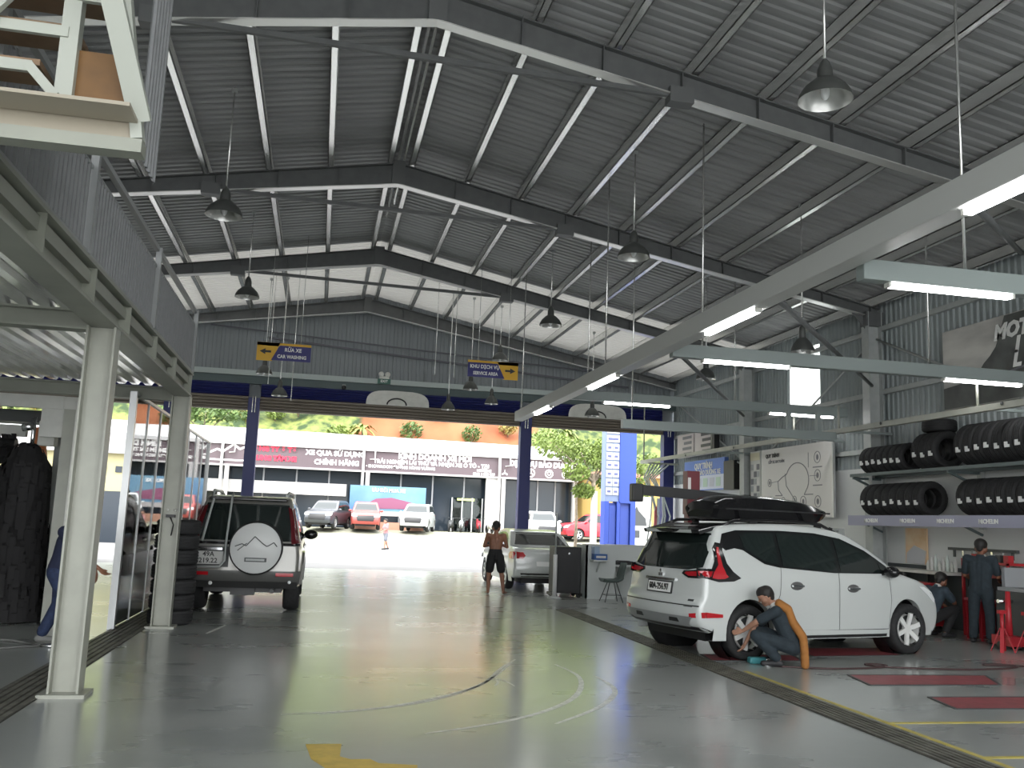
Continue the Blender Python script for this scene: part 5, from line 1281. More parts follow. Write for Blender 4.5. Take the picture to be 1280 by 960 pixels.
b = MB(); b.box(11.34, 11.4, 13.3, 15.0, 1.42, 1.47); b.build('rail', M_dark, t, True)
for k in range(7):
    b = MB(); y = 13.4+k*.24; b.box(11.34, 11.37, y-.02, y+.02, 1.42-.12-.05*(k % 3), 1.43); b.build('hanging_tool', [M_dark, M_steel, M_chrome][k % 3], t, True)
for k in range(8):
    y = 15.45-k*.11; b = MB(); h = .18+.06*(k % 3); b.lathe([(.03, 0), (.032, h*.7), (.014, h*.82), (.014, h)], (11.25, y, 1.03), 'Z', 10)
    tag(b.build('spray_bottle', [M_white, M_paper, mat('pale_bottle', (.6, .66, .62), .4)][k % 3]), 'pale bottle on the wall bench, %s from the left' % (words[k] if k else 'first'), 'bottle', 'bottles on the wall bench')
t = thing('tool_trolley', 'red tool trolley with drawers behind the crouching mechanic', 'tool trolley', (10.42, 14.75, 0))
b = MB(); b.box(-.3, .3, -.42, .42, .12, .80); b.build('cabinet', M_red, t, bevel=.01)
b = MB(); b.box(-.32, .32, -.45, .45, .80, .84); b.build('tray', M_red, t)
for k in range(4):
    b = MB(); b.box(-.32, -.3, -.38, .38, .16+k*.16, .29+k*.16); d_ = b.build('drawer', mat('dark_red_enamel', (.22, .012, .02), .4), t)
    b = MB(); b.box(-.335, -.32, -.25, .25, .26+k*.16, .275+k*.16); b.build('handle', M_chrome, d_)
for x in (-.24, .24):
    for y in (-.35, .35): b = MB(); b.lathe([(.001, -.02), (.06, -.02), (.06, .02), (.001, .02)], (x, y, .06), 'Y', 12); b.build('castor', M_rubber, t)
t = thing('tool_rack', 'red open tool rack standing behind the white car bonnet', 'tool rack', (11.15, 13.6, 0))
for z in (.55, 1.0, 1.22): b = MB(); b.box(-.2, .2, -.55, .55, z, z+.04); b.build('shelf', M_red, t)
for y in (-.53, .53):
    for x in (-.18, .18): b = MB(); b.box(x-.02, x+.02, y-.02, y+.02, 0, 1.3); b.build('post', M_red, t)
for k in range(5):
    b = MB(); b.cbox((11.1, 13.2+k*.19, 1.26+.06), .1, .11, .12); tag(b.build('tool_case', [M_red, M_dark, M_steel, M_paper, M_red][k]), ['red case at the near end of the tool rack', 'dark case second on the tool rack', 'grey case in the middle of the tool rack', 'pale case fourth on the tool rack', 'red case at the far end of the tool rack'][k], 'case', 'cases on the tool rack')
for k, (y, m, lab) in enumerate(((16.0, mat('yellow_can', (.62, .40, .02), .4), 'yellow oil can behind the white car bonnet'), (15.6, mat('lime_can', (.5, .6, .06), .4), 'lime green can behind the white car bonnet'))):
    b = MB(); b.lathe([(.001, 0), (.12, 0), (.12, .26), (.05, .32), (.03, .34), (.001, .34)], (10.58, y, 0), 'Z', 14); o = b.build('oil_can', m); tag(o, lab, 'can'); o.location.z = .62
    b = MB(); b.cbox((10.58, y, .31), .34, .34, .62); tag(b.build('can_plinth', mat('plinth', (.12, .12, .13), .6)), ['dark box under the yellow can', 'dark box under the lime can'][k], 'box')
    b = MB(); b.tube([(10.52, y, .30), (10.58, y, .38), (10.64, y, .30)], .012, 6); b.build('handle', M_dark, o)
# tyre changer with upright arm
t = thing('tyre_changer', 'black tyre changer with slanted arm behind the white car windscreen', 'machine', (10.3, 16.9, 0))
b = MB(); b.box(-.35, .35, -.4, .4, 0, .75); b.build('base', M_dark, t, bevel=.02)
b = MB(); b.lathe([(.001, .75), (.3, .75), (.3, .85), (.001, .85)], (0, 0, 0), 'Z', 20); b.build('turntable', M_steel, t)
b = MB(); b.box(.1, .25, .2, .4, .7, 1.75); b.tube([(.18, .3, 1.7), (-.05, .1, 1.7), (-.05, .1, 1.2)], .04); b.build('column_arm', M_steel, t)
b = MB(); b.tube([(-.45, -.1, 1.25), (-.3, -.2, 1.75)], .04); b.ell((-.46, -.1, 1.22), .16, .12, .1); b.build('bead_breaker', M_black, t)
t = thing('wheel_balancer', 'dark wheel balancer machine right of the standing mechanic', 'machine', (10.84, 12.5, 0))
b = MB(); b.box(-.3, .3, -.35, .35, 0, .85); b.build('body', M_dark, t, bevel=.02)
b = MB(); b.box(-.3, .3, -.3, .3, .85, .9); b.box(-.2, .2, .25, .32, .9, 1.2); b.build('console', mat('console_grey', (.3, .31, .32), .5), t)
b = MB(); b.tube([(-.3, 0, .7), (-.55, 0, .7)], .03); b.build('shaft', M_chrome, t)
for k, (x, y, lab) in enumerate(((10.0, 12.08, 'red axle stand nearest the standing mechanic'), (10.22, 11.85, 'red axle stand at the right edge, behind the first one'))):
    t = thing('axle_stand', lab, 'axle stand', (x, y, 0), 0, 'red axle stands')
    for a in range(4): b = MB(); b.bar((.03*math.cos(a*1.57+.78), .03*math.sin(a*1.57+.78), .34), (.16*math.cos(a*1.57+.78), .16*math.sin(a*1.57+.78), 0), .05, .012); b.build('leg', M_red, t)
    b = MB(); b.tube([(0, 0, .22), (0, 0, .56)], .028); b.build('post', M_red, t)
    b = MB(); b.box(-.06, .06, -.03, .03, .55, .60); b.build('saddle', M_red, t)
t = thing('trolley_jack', 'tall red jack standing behind the axle stands', 'jack', (10.36, 12.38, 0)); 
b = MB(); b.box(-.14, .14, -.2, .2, .06, .2); b.build('base', M_red, t)
b = MB(); b.tube([(0, 0, .15), (.05, .05, .85)], .06, 10, r_end=.035); b.build('ram', M_red, t)
for s_ in (-.15, .15): b = MB(); b.lathe([(.001, -.02), (.06, -.02), (.06, .02), (.001, .02)], (s_, 0, .06), 'X', 12); b.build('wheel', M_dark, t)
t = thing('tool_stand', 'red stool with white tools between the two mechanics', 'stand', (10.82, 13.55, 0))
b = MB(); b.box(-.15, .15, -.2, .2, .62, .66); b.build('top', mat('pink_red', (.5, .12, .14), .5), t)
for x in (-.12, .12):
    for y in (-.17, .17): b = MB(); b.bar((x, y, 0), (x, y, .62), .025, .025); b.build('leg', M_red, t)
# hoses hanging by the right door post
t = thing('hose_bundle', 'white hoses with red fittings hanging beside the right door post', 'hoses', (10.7, 27.9, 0))
for k in range(6):
    x = 10.35+k*.12; b = MB(); b.tube([(x, 27.9, 3.65), (x-.25-.05*k, 27.8, 3.2), (x-.1*(k % 3), 27.75, 2.6), (x+.05*(k % 2), 27.8, 2.0), (x-.1, 27.85, 1.2)], .025, 6); b.build('hose', mat('pale_hose', (.55, .6, .58), .4), t, True)
for k in range(3): b = MB(); b.tube([(10.5+k*.2, 27.8, 1.2), (10.5+k*.2, 27.8, 2.3 if k == 0 else 1.6)], .05, 8); b.build('red_fitting', mat('pink_red', (.5, .12, .14), .5), t, True)
b = MB(); b.bar((10.3, 27.95, 3.68), (11.3, 27.95, 3.68), .05, .05); b.build('bar', M_cream, t, True)
b = MB(); b.box(10.4, 11.2, 27.6, 28.0, 0, 1.2); tag(b.build('pump_cabinet', mat('pale_pink_case', (.5, .42, .42), .5), None, bevel=.02), 'pale cabinet under the hanging hoses', 'cabinet')

# 3D aligner
t = thing('wheel_aligner', 'dark red aligner post with long black camera beam behind the roof box', 'machine', (5.98, 14.2, 0))
b = MB(); b.box(-.25, .25, -.2, .2, 0, .06); b.box(-.09, .09, -.08, .08, .06, 1.9); b.build('post', mat('wine_red', (.13, .008, .015), .4), t)
b = MB(); b.box(-.11, .11, -.1, .1, 1.85, 2.56); b.build('head', mat('wine_red', (.13, .008, .015), .4), t, bevel=.01)
b = MB(); b.box(-.10, -.05, -.105, -.1, 2.25, 2.45); b.build('pale_label', M_paper, t)
b = MB()
sec = [(-1.05, 2.30, 2.16), (-.8, 2.29, 2.13), (-.1, 2.26, 2.10), (.1, 2.25, 2.09), (.95, 2.19, 2.07)]
v = []
for x, z1, z0 in sec: v += [(x, -.12, z0), (x, -.12, z1), (x, .0, z1), (x, .0, z0)]
b.add(v, [(4*i+j, 4*i+(j+1) % 4, 4*(i+1)+(j+1) % 4, 4*(i+1)+j) for i in range(4) for j in range(4)]+[(0, 1, 2, 3), (19, 18, 17, 16)]); b.build('camera_beam', M_black, t)
b = MB(); b.box(-1.07, -.88, -.16, .02, 2.02, 2.31); b.build('camera_pod', M_black, t, bevel=.02); b = MB(); b.box(.86, 1.0, -.15, .02, 2.02, 2.21); b.build('camera_pod', M_black, t, bevel=.02)

# ================================================================ MIDDLE GROUP
t = thing('pole_stand', 'slim steel pole with thick lower half beside the black cabinet', 'pole', (5.18, 19.85, 0))
b = MB(); b.lathe([(.001, 0), (.16, 0), (.15, .03), (.04, .05)], (0, 0, 0), 'Z', 16); b.build('foot', M_steel, t)
b = MB(); b.tube([(0, 0, .04), (0, 0, .95)], .045, 10); b.build('lower_tube', mat('pale_tube', (.6, .6, .6), .4), t)
b = MB(); b.tube([(0, 0, .95), (0, 0, 1.86)], .02, 8); b.build('upper_tube', M_steel, t)
t = thing('black_cabinet', 'tall black wheeled cabinet right of the steel pole', 'cabinet', (5.55, 20.4, 0))
b = MB(); b.box(-.3, .3, -.28, .28, .10, 1.12); b.build('case', M_black, t, bevel=.015)
b = MB(); b.box(-.27, .27, -.29, -.28, .16, 1.06); b.build('door', mat('black_door', (.022, .022, .024), .35), t)
b = MB(); b.ell((.02, -.3, .97), .03, .01, .03); b.build('badge', M_chrome, t)
b = MB(); b.box(-.34, -.3, -.28, .28, .04, .10); b.box(.3, .34, -.28, .28, .04, .1); b.build('skid', M_black, t)
for x in (-.27, .27):
    for y in (-.22, .22): b = MB(); b.lathe([(.001, -.02), (.05, -.02), (.05, .02), (.001, .02)], (x, y, .05), 'Y', 12); b.build('castor', M_rubber, t)
t = thing('reception_counter', 'white L-shaped counter between black cabinet and white people carrier', 'counter', (6.6, 20.1, 0))
M_ct = mat('counter_white', (.55, .58, .57), .35)
b = MB(); b.box(5.93, 6.62, 20.0, 20.05, 0, 1.18); b.box(5.93, 5.97, 20.0, 20.8, 0, 1.18); b.build('front_panel', M_ct, t, True)
b = MB(); b.box(6.62, 7.6, 20.7, 20.75, 0, 1.18); b.box(7.56, 7.6, 20.0, 20.75, 0, 1.18); b.build('back_panel', M_ct, t, True)
b = MB(); b.box(6.62, 7.6, 20.0, 20.7, .72, .76); b.build('desk_top', M_ct, t, True)
b = MB(); b.box(5.92, 6.64, 19.98, 20.3, 1.18, 1.20); b.box(6.62, 7.6, 20.68, 20.8, 1.18, 1.20); b.build('ledge', M_alu, t, True)
b = MB(); b.box(6.1, 6.6, 20.05, 20.4, .74, .76); b.build('inner_shelf', M_ct, t, True)
b = MB(); b.box(5.99, 6.35, 19.62, 19.96, .84, .87); o = b.build('leaflet_shelf', M_ct); tag(o, 'small white shelf with blue boxes on the counter front', 'shelf'); b = MB(); b.bar((6.17, 19.98, .6), (6.17, 19.7, .84), .03, .03); b.build('bracket', M_ct, o)
for k, (dx, w, h, m, lab) in enumerate(((0.0, .3, .13, mat('blue_box', (.03, .10, .30), .4), 'blue box lying on the small counter shelf'), (.0, .12, .16, mat('pale_blue_box', (.3, .4, .55), .4), 'pale blue box standing on the flat blue box'))):
    b = MB(); z = .87 if k == 0 else 1.0; b.box(6.02+dx, 6.02+dx+w, 19.66, 19.9, z, z+h); tag(b.build('leaflet_box', m, None, bevel=.005), lab, 'box')
b = MB(); b.box(6.06, 6.28, 19.655, 19.66, .91, .96); tag(b.build('paper_slip', M_white), 'white slip on the front of the blue box', 'paper')
b = MB(); b.cbox((6.9, 20.35, .80), .42, .3, .08); o = b.build('printer', M_black, None, bevel=.01); tag(o, 'flat black printer on the counter desk', 'printer'); b = MB(); b.cbox((6.9, 20.3, .845), .25, .2, .012); b.build('lid', M_dark, o)
t = thing('shell_chair', 'grey-green plastic shell chair with wire legs before the counter', 'chair', (6.32, 19.3, 0), rad(180))
M_sh = mat('chair_shell', (.10, .13, .12), .45)
b = MB(); v = []; prof = [(.24, .44), (.18, .43), (.05, .42), (-.1, .425), (-.18, .46), (-.22, .55), (-.26, .7), (-.30, .84)]
wd_ = [.2, .22, .23, .22, .22, .22, .21, .17]
for (x, z), w in zip(prof, wd_):
    for k in range(7):
        y = -w+2*w*k/6; lift = .06*(abs(y)/w)**3; nx = 0 if z < .5 else lift*.9; v.append((x+nx, y, z+(lift if z < .5 else 0)))
b.add(v, [(i*7+j, i*7+j+1, (i+1)*7+j+1, (i+1)*7+j) for i in range(7) for j in range(6)], True); o = b.build('shell', M_sh, t); sm = o.modifiers.new('thick', 'SOLIDIFY'); sm.thickness = .015
for x in (-.14, .16):
    for y in (-.16, .16): b = MB(); b.tube([(x*.5, y*.5, .42), (x*1.35, y*1.25, 0)], .01, 6); b.build('leg', M_dark, t)
b = MB(); b.tube([(-.16, -.16, .15), (.18, -.16, .15), (.18, .16, .15), (-.16, .16, .15), (-.16, -.16, .15)], .006, 6); b.build('leg_brace', M_dark, t)

# ================================================================ FLOOR ITEMS
M_mat = mat('red_plate', (.30, .065, .075), .45, noise=.15, scale=7)
def plate(lab, poly):
    b = MB(); b.prism(poly, (0, 0, .001), (1, 0, 0), (0, 1, 0), .006); o = b.build('lift_plate', M_mat); tag(o, lab, 'lift plate', 'red lift plates'); 
    b = MB(); 
    for (p, q) in zip(poly, poly[1:]+poly[:1]): b.bar((p[0], p[1], .005), (q[0], q[1], .005), .03, .009)
    b.build('edge_frame', M_dark, o); return o
plate('red lift plate flush in the floor, the farther of the two at lower right', [(6.0, 9.28), (7.64, 9.30), (7.97, 9.94), (6.15, 9.95)])
plate('red lift plate flush in the floor at the right edge, nearest the camera', [(6.09, 8.01), (7.9, 8.01), (8.2, 8.6), (6.22, 8.6)])
plate('red lift plate under the rear wheel of the white people carrier', [(4.9, 10.95), (6.15, 11.0), (6.3, 11.5), (5.0, 11.5)])
plate('red lift plate under the middle of the white people carrier', [(6.55, 11.4), (8.0, 11.6), (8.1, 12.3), (6.65, 12.2)])
t = thing('air_hose', 'thin dark hose snaking over the floor from the crouching mechanic', 'hose', (6.5, 10.5, 0))
pts = [(5.5, 10.52), (5.85, 10.40), (6.2, 10.34), (6.6, 10.38), (6.95, 10.48), (7.1, 10.62), (7.0, 10.74), (6.85, 10.70), (6.95, 10.52), (7.4, 10.40), (8.0, 10.34), (8.6, 10.42), (9.0, 10.62), (8.8, 10.8), (8.6, 10.72), (9.3, 10.6)]
Q = []
for i in range(len(pts)-1):
    p0, p1, p2, p3 = [Vector((*pts[max(0, min(len(pts)-1, i+d))], .014)) for d in (-1, 0, 1, 2)]
    for k in range(5): q = k/5; Q.append(.5*((2*p1)+(p2-p0)*q+(2*p0-5*p1+4*p2-p3)*q*q+(3*p1-p0-3*p2+p3)*q**3))
b = MB(); b.tube(Q, .012, 6); b.build('tube', mat('hose_dark', (.06, .03, .03), .5), t, True)
b = MB(); b.tube([Q[0], Q[0]+Vector((-.1, .02, .0))], .016, 8); b.build('nozzle', M_chrome, t, True)
b = MB(); b.cbox((5.42, 10.78, .04), .22, .1, .08); o = b.build('air_wrench', mat('teal_tool', (.05, .22, .24), .4), None, bevel=.02); tag(o, 'small teal tool on the floor below the serviced wheel', 'tool'); b = MB(); b.tube([(5.5, 10.78, .05), (5.6, 10.78, .05)], .018); b.build('socket', M_chrome, o)

# ================================================================ CAR WASH AT LEFT
t = thing('wash_gantry', 'dark car wash gantry frame holding the black brushes', 'gantry', (-4.6, 14.6, 0))
b = MB(); b.box(-3.96, -3.82, 14.85, 15.15, 0, 2.95); b.build('frame_post', M_steel, t, True)
b = MB(); b.box(-3.86, -3.78, 14.8, 14.85, .5, 2.9); b.build('cable_guard', M_black, t, True)
b = MB(); b.box(-7.5, -3.8, 14.75, 15.25, 2.82, 3.0); b.build('cross_head', M_dark, t, True)
b = MB(); b.box(-7.6, -7.3, 14.85, 15.15, 0, 2.95); b.build('frame_post', M_steel, t, True)
b = MB(); b.box(-4.02, -3.8, 14.2, 14.4, 2.45, 2.8); b.build('motor_box', M_white, t, True)
b = MB(); b.tube([(-4.25, 14.25, 2.7), (-4.1, 14.25, 2.72)], .06, 12); b.tube([(-4.1, 14.25, 2.85), (-4.1, 14.25, 2.35)], .03); b.build('brush_drive', M_chrome, t, True)
b = MB(); b.box(-3.92, -3.8, 14.3, 14.4, 2.95, 3.03); b.ell((-3.98, 14.3, 3.0), .05, .05, .03); b.build('valve', M_black, t, True)
b = MB(); b.box(-5.2, -4.35, 14.76, 14.86, 2.6, 2.77); b.build('pale_hood', M_white, t, True)
M_brush = mat('brush_black', (.014, .013, .014), .8)
def brush(lab, loc, h, r0, r1, axis='Z', n=900, seed=1):
    t = thing('wash_brush', lab, 'brush', loc)
    b = MB(); b.tube([(0, 0, .02), (0, 0, h)] if axis == 'Z' else [(0, 0, 0), (-h, 0, 0)], .1, 10); b.build('core', M_black, t)
    rnd = random.Random(seed); b = MB()
    for k in range(n):
        s_ = rnd.random(); a = rnd.uniform(0, 2*math.pi)
        if axis == 'Z':
            z = .12+s_*(h-.12); rr = r0+(r1-r0)*s_; rr *= (1 if s_ < .9 else math.sqrt(max(.12, 1-((s_-.9)/.1)**2*.9))); rr *= rnd.uniform(.8, 1.1)
            ca, sa = math.cos(a), math.sin(a); w = .035
            P = [(0.08, z), (rr*.75, z+.02), (rr, z-.10), (rr*1.02, max(.02, z-.34))]
            v = []
            for q, zz_ in P: v += [(ca*q-sa*w, sa*q+ca*w, zz_), (ca*q+sa*w, sa*q-ca*w, zz_)]
        else:
            x = -s_*h; ca, sa = math.cos(a), math.sin(a); rr = r0*rnd.uniform(.85, 1.1); w = .035; v = []
            for q in (.08, rr*.6, rr): v += [(x-w, ca*q, sa*q-(q/rr)**2*.06), (x+w, ca*q, sa*q-(q/rr)**2*.06)]
        m = len(v)//2; b.add(v, [(2*i, 2*i+1, 2*i+3, 2*i+2) for i in range(m-1)])
    stuff(b.build('bristle_strips', M_brush, t))
brush('tall black upright car wash brush at the left edge', (-4.12, 14.15, 0), 2.46, .44, .30, 'Z', 1500, 4)
brush('black horizontal car wash brush above the upright one', (-4.45, 14.72, 2.47), 2.5, .22, .22, 'X', 500, 5)
t = thing('wash_mast', 'orange and white upright mast behind the brush at the left edge', 'mast', (-5.2, 18.0, 0))
b = MB(); b.tube([(-5.15, 18, 0), (-5.1, 18, 2.6)], .1, 10); b.build('mast', mat('cream_orange', (.65, .42, .22), .5), t, True)
b = MB(); b.bar((-5.0, 18, 2.4), (-5.1, 18, 3.0), .2, .1, (0, 1, 0)); b.build('orange_arm', mat('orange_red', (.7, .22, .08), .5), t, True)
b = MB(); b.box(-5.4, -5.2, 17.9, 18.1, 1.6, 1.8); b.build('pink_box', mat('pink_red', (.5, .12, .14), .5), t, True)
t = thing('pressure_hose', 'grey hose lying on the wash bay floor by the drain', 'hose', (-3.6, 12, 0))
b = MB(); b.tube([(-4.6, 12.2, .015), (-4.0, 12.3, .015), (-3.4, 12.0, .015), (-3.0, 11.6, .015), (-3.5, 11.3, .015), (-4.6, 11.2, .015)], .014, 6); b.build('tube', mat('hose_grey', (.2, .2, .19), .6), t, True)
b = MB(); b.tube([(-3.0, 11.6, .015), (-2.85, 11.55, .02)], .02); b.build('fitting', M_chrome, t, True)
# ================================================================ PEOPLE
def capsules(caps, name, material, parent, voxel, smooth=2):
    """caps: ((p, q, r0, r1) tapered limb | (c, rx, ry, rz) ellipsoid) fused into one continuous skin by voxel remeshing"""
    b = MB()
    for c in caps:
        if len(c) == 4 and isinstance(c[1], (int, float)): b.ell(c[0], c[1], c[2], c[3], 16, 10)
        else:
            p, q, r0, r1 = Vector(c[0]), Vector(c[1]), c[2], c[3]; d = q-p; L = max(d.length, 1e-4); d = d/L
            pts, rs = [], []
            for k in range(5): a = math.pi/2*k/4; pts.append(p-d*r0*math.cos(a)); rs.append(max(r0*math.sin(a), .0008))
            for k in range(5): a = math.pi/2*k/4; pts.append(q+d*r1*math.sin(a)); rs.append(max(r1*math.cos(a), .0008))
            b.tube(pts, rs, 12)
    me0 = b.build(name+'_raw', None); mod = me0.modifiers.new('r', 'REMESH'); mod.mode = 'VOXEL'; mod.voxel_size = voxel; mod.use_smooth_shade = True
    if smooth: sm = me0.modifiers.new('s', 'SMOOTH'); sm.iterations = smooth; sm.factor = .5
    dg = bpy.context.evaluated_depsgraph_get(); dg.update()
    me = D.meshes.new_from_object(me0.evaluated_get(dg)); old = me0.data; D.objects.remove(me0); D.meshes.remove(old)
    me.materials.clear(); me.materials.append(material); me.name = name
    o = D.objects.new(name, me); C.objects.link(o)
    if parent is not None: o.parent = parent
    return o
V = Vector
def hand_caps(w, d, side, curl=.6, s=1.0):
    """palm and five fingers from wrist w along d; side = direction towards the thumb"""
    w, d, side = V(w), V(d).normalized(), V(side); side = (side-d*side.dot(d)).normalized(); dn = d.cross(side)
    out = [(w-d*.01, w+d*.045*s, .022*s, .026*s), (w+d*.03*s+side*.018*s, w+d*.075*s+side*.026*s, .016*s, .013*s), (w+d*.03*s-side*.018*s, w+d*.07*s-side*.028*s, .016*s, .013*s), (w+d*.06*s-side*.01*s, w+d*.075*s+side*.01*s, .014*s, .014*s)]
    for k, (off, L) in enumerate(((.030, .068), (.010, .076), (-.011, .070), (-.031, .055))):
        a = w+d*.078*s+side*off*s; d1 = (d+dn*curl*.5).normalized(); b_ = a+d1*L*.5*s; d2 = (d+dn*curl*1.4).normalized(); c_ = b_+d2*L*.5*s
        out += [(a, b_, .0092*s, .0086*s), (b_, c_, .0086*s, .0075*s)]
    a = w+d*.025*s+side*.025*s; b_ = a+(d*.6+side*.8).normalized()*.035*s; c_ = b_+(d+side*.25+dn*curl*.4).normalized()*.03*s
    return out+[(a, b_, .012*s, .0105*s), (b_, c_, .0105*s, .0085*s)]
def head_caps(hc, f, s=1.0, tilt=0):
    """head around centre hc looking along f (horizontal direction plus tilt)"""
    f = V(f).normalized(); r = f.cross(V((0, 0, 1))).normalized(); u = r.cross(f)
    P = lambda a, b, c: V(hc)+f*a*s+r*b*s+u*c*s
    caps = [(P(-.02, 0, .025), P(.02, 0, .03), .088*s, .085*s), (P(.03, 0, -.05), P(.045, 0, -.075), .06*s, .045*s), (P(.02, .03, -.03), P(.02, -.03, -.03), .065*s, .065*s),
            (P(.09, 0, .01), P(.108, 0, -.022), .010*s, .015*s), (P(.085, .02, -.058), P(.085, -.02, -.058), .0085*s, .0085*s), (P(.083, .02, -.068), P(.083, -.02, -.068), .008*s, .008*s),
            (P(-.005, .088, -.0), P(-.01, .092, -.03), .014*s, .010*s), (P(-.005, -.088, -.0), P(-.01, -.092, -.03), .014*s, .010*s), (P(.075, .035, .03), P(.075, -.035, .03), .02*s, .02*s)]
    eyes = [P(.087, .032, .008), P(.087, -.032, .008)]
    hair = [(P(-.03, 0, .045), P(.015, 0, .06), .098*s, .088*s), (P(-.06, 0, .0), P(-.055, 0, -.04), .066*s, .05*s), (P(.05, .03, .085), P(.05, -.03, .085), .035*s, .035*s), (P(-.01, .06, .05), P(-.02, .065, .0), .042*s, .03*s), (P(-.01, -.06, .05), P(-.02, -.065, .0), .042*s, .03*s)]
    return caps, hair, eyes
def limb(a, b_, c_, r0, r1, r2): return [(a, b_, r0, r1), (b_, c_, r1, r2)]
M_hair = mat('black_hair', (.012, .010, .009), .6, noise=.3, scale=60)
M_eye = mat('dark_eye', (.02, .015, .012), .2)
def skin(n, c): return mat(n, c, .5, noise=.07, scale=12)
def figure(label, loc, rz, J, skin_m, s=1.0, wear=(), face=(1, 0, 0), vox=.009, hands=True, feet=True, curl=.6, group=None):
    """J: joints in local metres, x forward, y left"""
    J = {k: V(v) for k, v in J.items()}
    body = []
    pel, che, nek, hd = J['pelvis'], J['chest'], J['neck'], J['head']
    up = (che-pel).normalized(); lat = (J['shL']-J['shR']).normalized(); hl = (J['hipL']-J['hipR']).normalized()
    for k in (-1, 0, 1):
        body += [(pel+hl*.055*k*s, pel+(che-pel)*.45+lat*.045*k*s, .10*s, .092*s), (pel+(che-pel)*.4+lat*.05*k*s, che+lat*.07*k*s, .092*s, .10*s)]
    body += [(che+up*.06*s, nek, .075*s, .052*s), (nek, hd-V((0, 0, .05*s)), .05*s, .05*s)]
    for S in 'LR':
        body += [(che+up*.05*s, J['sh'+S], .07*s, .058*s)]+limb(J['sh'+S], J['el'+S], J['wr'+S], .052*s, .040*s, .026*s)
        body += limb(J['hip'+S], J['kn'+S], J['an'+S], .088*s, .056*s, .038*s)
        body += [(J['kn'+S].lerp(J['an'+S], .2), J['kn'+S].lerp(J['an'+S], .5), .054*s, .048*s)]
        if hands:
            d = J.get('hd'+S, J['wr'+S]-J['el'+S]); body += hand_caps(J['wr'+S]+(J['wr'+S]-J['el'+S]).normalized()*.02, d, J.get('th'+S, V((0, -1 if S == 'L' else 1, .4))), curl, s)
        toe = J['to'+S]; an = J['an'+S]
        body += [(an, an+V((0, 0, -.03*s)), .038*s, .036*s), (an+V((-.02*s, 0, -.04*s)), toe, .034*s, .024*s)]
        if feet and not any(w[0] == 'shoes' for w in wear):
            fd = (toe-an); fd.z = 0; fd.normalize(); sd = V((-fd.y, fd.x, 0))
            for k in range(5): body += [(toe+sd*(k-2)*.017*s-fd*.02*s, toe+sd*(k-2)*.018*s+fd*(.03-.004*abs(k-1))*s-V((0, 0, .008*s)), .011*s, .009*s)]
    hcaps, hair, eyes = head_caps(hd, face, s)
    o = capsules(body+hcaps, 'person', skin_m, None, vox)
    o.location = loc; o.rotation_euler = (0, 0, rz); tag(o, label, 'person', group)
    capsules(hair, 'hair', M_hair, o, .012*s)
    for e in eyes: b = MB(); b.ell(e, .011*s, .011*s, .008*s, 8, 6); b.build('eye', M_eye, o)
    for nm, m, caps in wear:
        if nm == 'shoes':
            cs = caps(J, s, lat, up, hl); capsules(cs[:2], 'shoe', m, o, .011); capsules(cs[2:], 'shoe', m, o, .011)
        else: capsules(caps(J, s, lat, up, hl), nm, m, o, .011)
    return o
def shirt(J, s, lat, up, hl, sleeve=.75, g=.016):
    pel, che, nek = J['pelvis'], J['chest'], J['neck']; c = []
    for k in (-1, 0, 1):
        c += [(pel+hl*.058*k*s+up*.01, pel+(che-pel)*.45+lat*.05*k*s, .10*s+g, .094*s+g), (pel+(che-pel)*.4+lat*.052*k*s, che+lat*.072*k*s, .094*s+g, .10*s+g)]
    c += [(che+up*.05*s, che+(nek-che)*.75, .085*s+g, .060*s+g*.5)]
    for S in 'LR':
        c += [(che+up*.05*s, J['sh'+S], .07*s+g, .060*s+g), (J['sh'+S], J['sh'+S].lerp(J['el'+S], sleeve), .054*s+g, .046*s+g*1.2)]
    return c
def trousers(J, s, lat, up, hl, f=1.0, g=.014):
    pel, che = J['pelvis'], J['chest']; c = []
    for k in (-1, 0, 1): c += [(pel+hl*.055*k*s-up*.02, pel+up*.09*s+hl*.05*k*s, .102*s+g, .094*s+g)]
    for S in 'LR':
        h, kn, an = J['hip'+S], J['kn'+S], J['an'+S]
        c += [(pel, h, .10*s+g, .09*s+g)]
        if f >= 1: c += [(h, kn, .09*s+g, .06*s+g*1.3), (kn, kn.lerp(an, .9), .06*s+g*1.3, .045*s+g*1.5)]
        else: c += [(h, h.lerp(kn, f), .09*s+g*1.2, .074*s+g*2)]
    return c
def shoes(J, s, lat, up, hl):
    c = []
    for S in 'LR': an, to = J['an'+S], J['to'+S]; d = (to-an); d.z = 0; c += [(an+V((0, 0, -.02*s)), an+V((0, 0, -.045*s)), .042*s, .042*s), (an+V((0, 0, -.045*s))-d.normalized()*.03*s, to+d.normalized()*.02*s+V((0, 0, .008*s)), .042*s, .037*s)]
    return c
def hem_collar(m):
    return lambda J, s, lat, up, hl: [(J['neck']-up*.045+lat*.035, J['neck']-up*.045-lat*.035, .052*s, .052*s), (J['neck']-up*.055, J['neck']-up*.02, .07*s, .06*s)]
M_navyc = mat('dark_navy_cloth', (.018, .028, .036), .85, noise=.15, scale=15)
M_jean = mat('blue_jeans', (.022, .035, .085), .85, noise=.2, scale=20)
M_blackc = mat('black_cloth', (.012, .012, .013), .85)
M_orange = mat('orange_reflection_tint', (.33, .135, .03), .8, noise=.1, scale=8)  # colour of the reflected orange arc, not overall fabric
M_whitec = mat('white_cloth', (.6, .6, .58), .8)
M_shoe = mat('dark_shoe', (.02, .02, .022), .6)
sk1, sk2, sk3 = skin('tan_skin', (.24, .105, .06)), skin('light_tan_skin', (.36, .19, .125)), skin('brown_skin', (.20, .085, .05))

